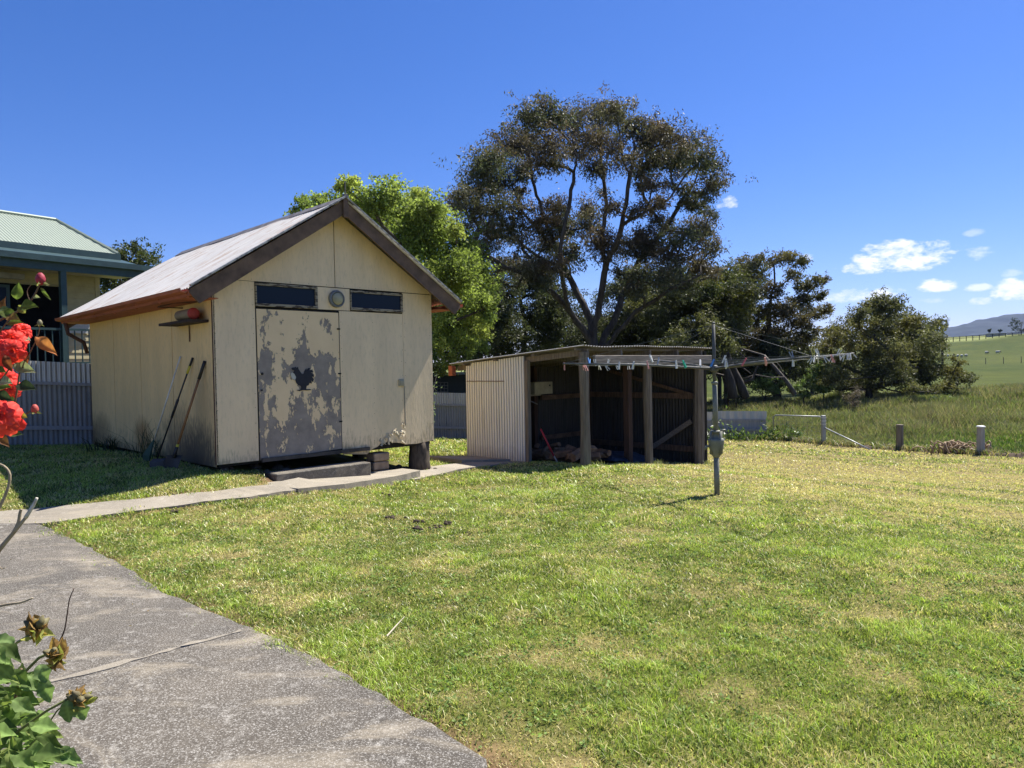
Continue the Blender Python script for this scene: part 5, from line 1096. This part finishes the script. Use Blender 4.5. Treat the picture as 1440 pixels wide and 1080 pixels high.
# twig and clods on the lawn
mb = MB(); p = onY(560, 890, 1); d = ray(556, 892); t = (0-EYE)/d[2]; p = CAM+d*t
mb.tube([(p[0]-.03, p[1]-.10, g(p[0], p[1])+.02), (p[0]+.0, p[1], g(p[0], p[1])+.035), (p[0]+.035, p[1]+.12, g(p[0], p[1])+.05)], [.004, .004, .002], 5)
meta(mb.build('fallen_twig', simple('pale_twig', (.5, .44, .33), None, 9)), 'pale curved twig lying on the near lawn', 'twig')
cl = MB()
for (px, py) in ((555, 730), (590, 735), (620, 745), (655, 755), (628, 738), (590, 748), (235, 735), (665, 690), (540, 690)):
    d = ray(px, py); p = CAM+d*((-.05-EYE)/d[2])
    for k in range(9): q = p+rng.normal(size=3)*.05; r = .008+.016*rng.random(); cl.lathe((q[0], q[1], g(q[0], q[1])+.008), [(r, 0), (r*.9, r*.6), (r*.2, r)], 6)
meta(cl.build('soil_clods', simple('dark_clod', (.07, .05, .035), (.04, .03, .02), 20, .95)), 'small dark clods of soil scattered over the lawn', 'soil', kind='stuff')
L = Leaves(); n = 130; x = -5+5.2*rng.random(n); y = 2.2+5*rng.random(n); k = inpoly(x, y, DRIVE); x = x[k]; y = y[k]; n = len(x); ed = np.array([min(math.dist((a, b_), q) for q in DRV_R) for a, b_ in zip(x, y)]); k = rng.random(n) < np.exp(-ed*1.3)+.1; x = x[k]; y = y[k]; n = len(x)
a = rng.random(n)*6.28; L.add(np.c_[x, y, gz(x, y)+.027+.004*rng.random(n)], np.c_[np.cos(a), np.sin(a), .12*rng.random(n)], .010+.02*rng.random(n), .005+.007*rng.random(n), np.array([.26, .18, .09])*(.3+1.2*rng.random((n, 1))))
meta(L.build('leaf_litter', M_leafg), 'small dry leaf scraps lying on the concrete', 'leaf litter', kind='stuff')
# ------------------------------------------------------------------ ROSE BUSH (left, close)
def petal_grid(cu, R, w, curl, az_, tilt, n=8, m_=8, base=.0):
    V = []
    for i in range(n):
        for j in range(m_):
            s_ = i/(n-1); t = (j/(m_-1)-.5)*2; wd = w*(sin(pi*(.12+.78*s_))**.7)
            r = base+R*s_*sin(tilt+curl*s_*.6); z = R*s_*cos(tilt+curl*s_)-.06*R*t*t+.07*R*s_*s_*sin(t*4.2+az_*3)-.10*R*max(0, s_-.75)*4*(1-t*t*.4)
            an = az_+t*wd/max(.35*R, r+.15*R)
            V.append((r*cos(an), r*sin(an), z))
    return V
def rose(c, R, axis, mat, parent, seed, layers=5):
    q = np.random.default_rng(seed); V = []; Fc = []; Cc = []; off = 0; n = m_ = 8
    Q = Vector(axis).to_track_quat('Z', 'Y')
    for l in range(layers):
        k = (4, 5, 6, 7, 8, 9)[l]; tl = .05+.27*l; RR = R*(.55+.12*l)
        for i in range(k):
            pv = petal_grid(0, RR*(.85+.25*q.random()), RR*.55, .15+.16*l, 2*pi*(i+.5*(l % 2))/k+q.normal()*.12, tl+q.normal()*.06, base=R*.03*l)
            V += [tuple(Vector(c)+Q @ Vector(v)) for v in pv]
            Fc += [[off+a*m_+b_, off+a*m_+b_+1, off+(a+1)*m_+b_+1, off+(a+1)*m_+b_] for a in range(n-1) for b_ in range(m_-1)]; off += n*m_
            tone = np.array([.80, .06, .045])*(.7+.5*q.random()); tone[1:] *= .7+.9*q.random(); Cc += [tone]*(n*m_)
    return fastmesh('flower', np.array(V), np.array(Fc), mat, np.array(Cc), parent, True)
M_petal = leafmat('coral_petal', .3, .6, .12)
DR = 1.3; ro = onY(-60, 900, DR)
rose_b = empty('rose_bush', (ro[0], ro[1], 0), 0, 'rose bush with coral red blooms reaching in from the left edge', 'rose bush')
O3 = np.array([ro[0], ro[1], 0.]); RP = lambda px, py, Y=DR: onY(px, py, Y)-O3
for i, (px, py, R, Y, ax) in enumerate(((8, 490, .023, 1.28, (.3, -1, .35)), (22, 478, .024, 1.3, (.5, -.9, .3)), (38, 464, .017, 1.33, (.7, -.7, .4)), (24, 494, .020, 1.27, (.5, -1, -.1)), (6, 586, .030, 1.25, (.35, -1, .25)), (2, 525, .02, 1.36, (.2, -1, .1)), (14, 533, .017, 1.34, (.4, -1, .1)), (10, 551, .024, 1.36, (.3, -1, 0)), (20, 545, .016, 1.33, (.6, -1, .1)))):
    rose(RP(px-7, py, Y), R*.92, ax, M_petal, rose_b, 60+i, 6)
M_stem = simple('rose_stem', (.12, .10, .045), (.16, .06, .04), 20, .6); M_stemg = simple('green_stem', (.16, .18, .06), (.12, .14, .05), 20, .6); M_dry = simple('dry_cane', (.36, .30, .2), (.22, .17, .11), 30, .8, (1, 1, 1), .4)
def stem(pts, r, mat=M_stem, name='stem'):
    P_ = [Vector(tuple(RP(*p))) for p in pts]; Q_ = []
    for i in range(len(P_)-1):
        a = P_[max(0, i-1)]; b_ = P_[i]; c = P_[i+1]; d = P_[min(len(P_)-1, i+2)]
        for t in (0, .33, .66): Q_.append(.5*((2*b_)+(c-a)*t+(2*a-5*b_+4*c-d)*t*t+(3*b_-a-3*c+d)*t**3))
    Q_.append(P_[-1]); return MB().tube([tuple(q) for q in Q_], list(np.linspace(r, r*.6, len(Q_))), 7).build(name, mat, rose_b, True)
stem([(-30, 470), (0, 450), (25, 438), (42, 424), (52, 408), (57, 396)], .0022); stem([(42, 424), (38, 410), (44, 400)], .001)
stem([(-20, 640), (10, 600), (22, 560), (28, 520), (34, 495)], .0022); stem([(28, 588), (40, 580), (48, 575)], .0013); stem([(30, 520), (45, 490), (54, 470), (56, 452)], .0012)
for (px, py, r, mc) in ((57, 392, .0085, (.32, .03, .05)), (56, 452, .0045, (.25, .22, .12)), (49, 574, .0065, (.5, .09, .07))):
    c = RP(px, py+4); mb = MB(); mb.lathe(tuple(c-np.array([0, 0, r*.3])), [(r*.35, -r*.4), (r*.9, r*.3), (r, r*.9), (r*.75, r*1.7), (r*.3, r*2.2)], 12); o = mb.build('bud', simple('bud_skin', mc, tuple(v*.6 for v in mc), 60, .6), rose_b, True)
    L = Leaves(); n = 6; a = np.linspace(0, 2*pi, n); L.add(np.tile(c, (n, 1)), np.c_[np.cos(a), np.sin(a), np.full(n, -.4)], r*2.2, r*.6, np.tile([.2, .2, .08], (n, 1))); L.build('sepals', M_leafg, o)
def bigleaf(c, d, Ln, wd, col, nrm_up=(0, -.4, 1), fold=.25, n=10, lob=0):
    d = nrm(np.array([d]))[0]; r = nrm(np.cross(d, np.array(nrm_up))[None])[0]; u = np.cross(r, d); V = []; k = 7
    for i in range(n+1):
        s_ = i/n; w = wd*sin(pi*min(1, .04+s_*.96)**.85)*.5*(1+(lob*sin(s_*pi*5)))
        for j in range(k): t = j/(k-1)*2-1; V.append(c+d*Ln*s_+r*w*t+u*(abs(t)*w*fold*2-s_*s_*Ln*.22+.06*Ln*sin(s_*7+t*2)))
    cv = np.tile(col, (len(V), 1)); jj = np.arange(len(V)) % k; ii = np.arange(len(V))//k; cv = cv*np.where(jj == k//2, 1.35, np.where(ii % 2 == 0, .82, 1.05))[:, None]
    return np.array(V), [[i*k+j, i*k+j+1, (i+1)*k+j+1, (i+1)*k+j] for i in range(n) for j in range(k-1)], cv
def leafset(items, name, parent, mat=M_leafg):
    V = []; Fc = []; C = []; o = 0
    for it in items:
        v, f_, c = bigleaf(*it[:5], **(it[5] if len(it) > 5 else {})); V.append(v); Fc += [[q+o for q in ff] for ff in f_]; C.append(c); o += len(v)
    return fastmesh(name, np.concatenate(V), np.array(Fc), mat, np.concatenate(C), parent, True)
it = []
LG = (.10, .135, .035); LD = (.035, .05, .03); LR = (.16, .05, .025); LO = (.42, .16, .06)
for (px, py, dx, dz_, L_n, w_, c_) in ((22, 420, .3, .6, .03, .018, LG), (28, 432, 1, .1, .032, .024, LG), (0, 438, .9, -.3, .035, .02, LG), (12, 446, 1, -.1, .03, .018, (.2, .14, .05)), (10, 455, 1, .15, .03, .016, LG), (58, 405, .8, -.9, .028, .007, LG), (48, 418, 1, .0, .02, .008, (.25, .26, .15)), (52, 474, 1, -.75, .050, .022, LO), (38, 478, 1, .1, .022, .010, (.4, .4, .34)),
     (20, 512, 1, -.4, .038, .022, (.2, .22, .14)), (24, 542, 1, -.15, .034, .022, LD), (8, 500, .4, -1, .03, .016, LR), (0, 536, 1, -.1, .024, .02, (.28, .30, .2)), (-5, 552, 1, -.6, .03, .02, LD), (30, 585, .8, -.1, .014, .012, (.3, .25, .05)), (-8, 545, 1, .1, .03, .02, LG), (8, 568, .6, -.2, .03, .02, LD), (-10, 515, 1, -.3, .035, .022, LG), (0, 470, -.3, 1, .03, .02, LD), (36, 440, -.6, .7, .02, .014, (.2, .2, .06)), (40, 500, -.2, -.8, .018, .01, LR), (14, 505, .6, .5, .03, .018, LD)):
    it.append((RP(px, py, DR+rng.normal()*.02), (dx, -.3+.4*rng.normal(), dz_), L_n, w_, np.array(c_), dict(nrm_up=(rng.normal()*.3, -.9, .6))))
leafset(it, 'leaf_cluster', rose_b)
stem([(-40, 560), (-10, 545), (12, 520), (20, 500)], .0018); stem([(-40, 500), (-10, 478), (8, 455), (14, 446)], .0016); stem([(-30, 620), (0, 606), (14, 596), (18, 590)], .002)
it = []; q = np.random.default_rng(9)
for k in range(26):
    px = -30+45*q.random(); py = 425+190*q.random(); it.append((RP(px, py, 1.33+.08*q.random()), (q.normal()*.8+.3, q.normal()*.3, q.normal()*.6-.1), .022+.016*q.random(), .014+.008*q.random(), np.array([(.07, .10, .035), (.05, .07, .03), (.13, .06, .03)][q.integers(3)])*(.7+.6*q.random()), dict(nrm_up=(q.normal()*.4, -.8, .7))))
leafset(it, 'leaf_cluster', rose_b)
# dry pruned canes
stem([(-10, 730, 1.2), (0, 712, 1.2), (10, 690, 1.2), (14, 668, 1.2), (5, 655, 1.2), (-12, 650, 1.2)], .0028, M_dry, 'cane')
stem([(-20, 800, 1.2), (0, 772, 1.2), (20, 748, 1.2), (36, 728, 1.2)], .0045, M_dry, 'cane'); stem([(20, 748, 1.2), (26, 735, 1.2), (28, 722, 1.2), (30, 716, 1.2)], .0035, M_dry, 'cane'); stem([(36, 728, 1.2), (46, 712, 1.2), (52, 700, 1.2)], .0035, simple('white_cane', (.6, .58, .5), (.4, .37, .3), 60, .7), 'cane')
stem([(-20, 856, 1.2), (10, 850, 1.2), (30, 847, 1.2), (46, 841, 1.2)], .0025, M_dry, 'cane'); stem([(-10, 770, 1.2), (0, 798, 1.2), (8, 798, 1.2)], .0012, M_dry, 'cane')
stem([(84, 902, 1.25), (91, 885, 1.25), (95, 860, 1.25), (98, 842, 1.25), (104, 828, 1.25)], .0014, simple('dark_twig', (.12, .07, .05), (.07, .04, .03), 60, .8), 'twig')
# ------------------------------------------------------------------ PEONY with spent seed heads (bottom left)
po = onY(-20, 1200, 1.25); peo = empty('peony_plant', (po[0], po[1], 0), 0, 'leafy green plant with three brown withered seed heads at the bottom left', 'plant')
O3 = np.array([po[0], po[1], 0.])
def pstem(pts, r, mat=M_stemg):
    P_ = [tuple(RP(*p)) for p in pts]; return MB().tube(P_, list(np.linspace(r, r*.75, len(P_))), 7).build('stalk', mat, peo, True)
pstem([(-15, 950, 1.2), (5, 918, 1.2), (25, 903, 1.2), (42, 893, 1.2)], .0028, simple('yellow_stalk', (.34, .33, .12), (.28, .26, .1), 30)); pstem([(10, 960, 1.22), (35, 945, 1.22), (55, 925, 1.22), (70, 918, 1.22)], .003)
pstem([(0, 1045, 1.15), (30, 1025, 1.15), (65, 1000, 1.15), (100, 980, 1.15)], .0026); pstem([(20, 1070, 1.15), (60, 1030, 1.16), (80, 1000, 1.17), (100, 982, 1.15)], .0016); pstem([(-10, 1080, 1.2), (20, 990, 1.2), (30, 940, 1.2)], .003, M_stem)
def seedhead(px, py, Y, R, seed):
    q = np.random.default_rng(seed); c = RP(px, py, Y); mb = MB()
    for k in range(5):
        d = q.normal(size=3); d[2] = abs(d[2])*.8+.2; d /= np.linalg.norm(d); a = c+d*R*.1; b_ = c+d*R*.9; mb.tube([tuple(a), tuple((a+b_)/2), tuple(b_)], [R*.22, R*.27, R*.06], 8)
    o = mb.build('seed_head', simple('seed_pod', (.17, .15, .07), (.10, .08, .04), 60, .7), peo, True)
    its = []
    for k in range(14):
        d = q.normal(size=3); its.append((c, d, R*(.7+.5*q.random()), R*.55, np.array([.42, .26, .10])*(.4+.9*q.random()), dict(nrm_up=tuple(q.normal(size=3)), fold=.5)))
    leafset(its, 'dried_petals', o)
    its = [(c-np.array([0, 0, R*.3]), q.normal(size=3)*np.array([1, 1, .5]), R*1.1, R*.6, np.array([.36, .36, .10])*(.6+.6*q.random()), dict(nrm_up=tuple(q.normal(size=3)), fold=.3)) for k in range(5)]
    leafset(its, 'sepals', o)
seedhead(52, 884, 1.2, .027, 1); seedhead(79, 921, 1.2, .029, 2); seedhead(112, 982, 1.15, .023, 3)
it = []
q = np.random.default_rng(5)
for k in range(260):
    px = -40+q.random()*145; py = 900+q.random()*200; 
    edge = 10+ (py-900)*.42
    if px > edge+4: continue
    if py < 940 and px > 20: continue
    c_ = np.array([.16, .235, .07])*(.45+1.1*q.random()) if q.random() > .2 else np.array([.22, .27, .08])
    Yd = 1.05+.30*q.random(); a = q.normal()*1.0-.2
    it.append((onY(px-14, py, Yd)-O3, (cos(a), q.normal()*.35, sin(a)*.7-.15), .028+.030*q.random(), .016+.013*q.random(), c_, dict(nrm_up=(q.normal()*.3, -.5, 1), lob=.14, fold=.22)))
for (px, py, dx, dz_, L_n) in ((20, 905, -.7, .3, .05), (15, 985, 1, -.3, .06), (40, 950, 1, -.9, .05), (60, 955, .4, -1, .05), (70, 1050, 1, -.5, .07), (80, 1060, .8, -.1, .06), (95, 985, .1, -1, .045), (110, 990, .5, -1, .035), (30, 1060, 1, .2, .07), (60, 1065, 1, .4, .06), (55, 935, .5, -1, .04)):
    it.append((onY(px, py, 1.14)-O3, (dx, -.2, dz_), L_n*.8, .024, np.array([.19, .27, .10]), dict(nrm_up=(.1, -.6, 1), lob=.14, fold=.22)))
leafset(it, 'leaf_cluster', peo)
# ------------------------------------------------------------------ HAZE
hz = MB(); hz.box(-3900, 3900, -3900, 3900, -14, 260)
hm = bpy.data.materials.new('haze_air'); hm.use_nodes = True; ht = hm.node_tree; ht.nodes.clear(); ho = ht.nodes.new('ShaderNodeOutputMaterial'); pv = ht.nodes.new('ShaderNodeVolumePrincipled')
pv.inputs['Color'].default_value = (.33, .5, 1, 1); pv.inputs['Density'].default_value = .00006; pv.inputs['Anisotropy'].default_value = .2; ht.links.new(pv.outputs[0], ho.inputs['Volume'])
ho_ = hz.build('haze', hm); ho_['kind'] = 'stuff'; ho_['label'] = 'thin blue air haze over the distance'
SC.cycles.volume_bounces = 0
# ground relief parity: nothing below this line changes lamps, camera or exposure
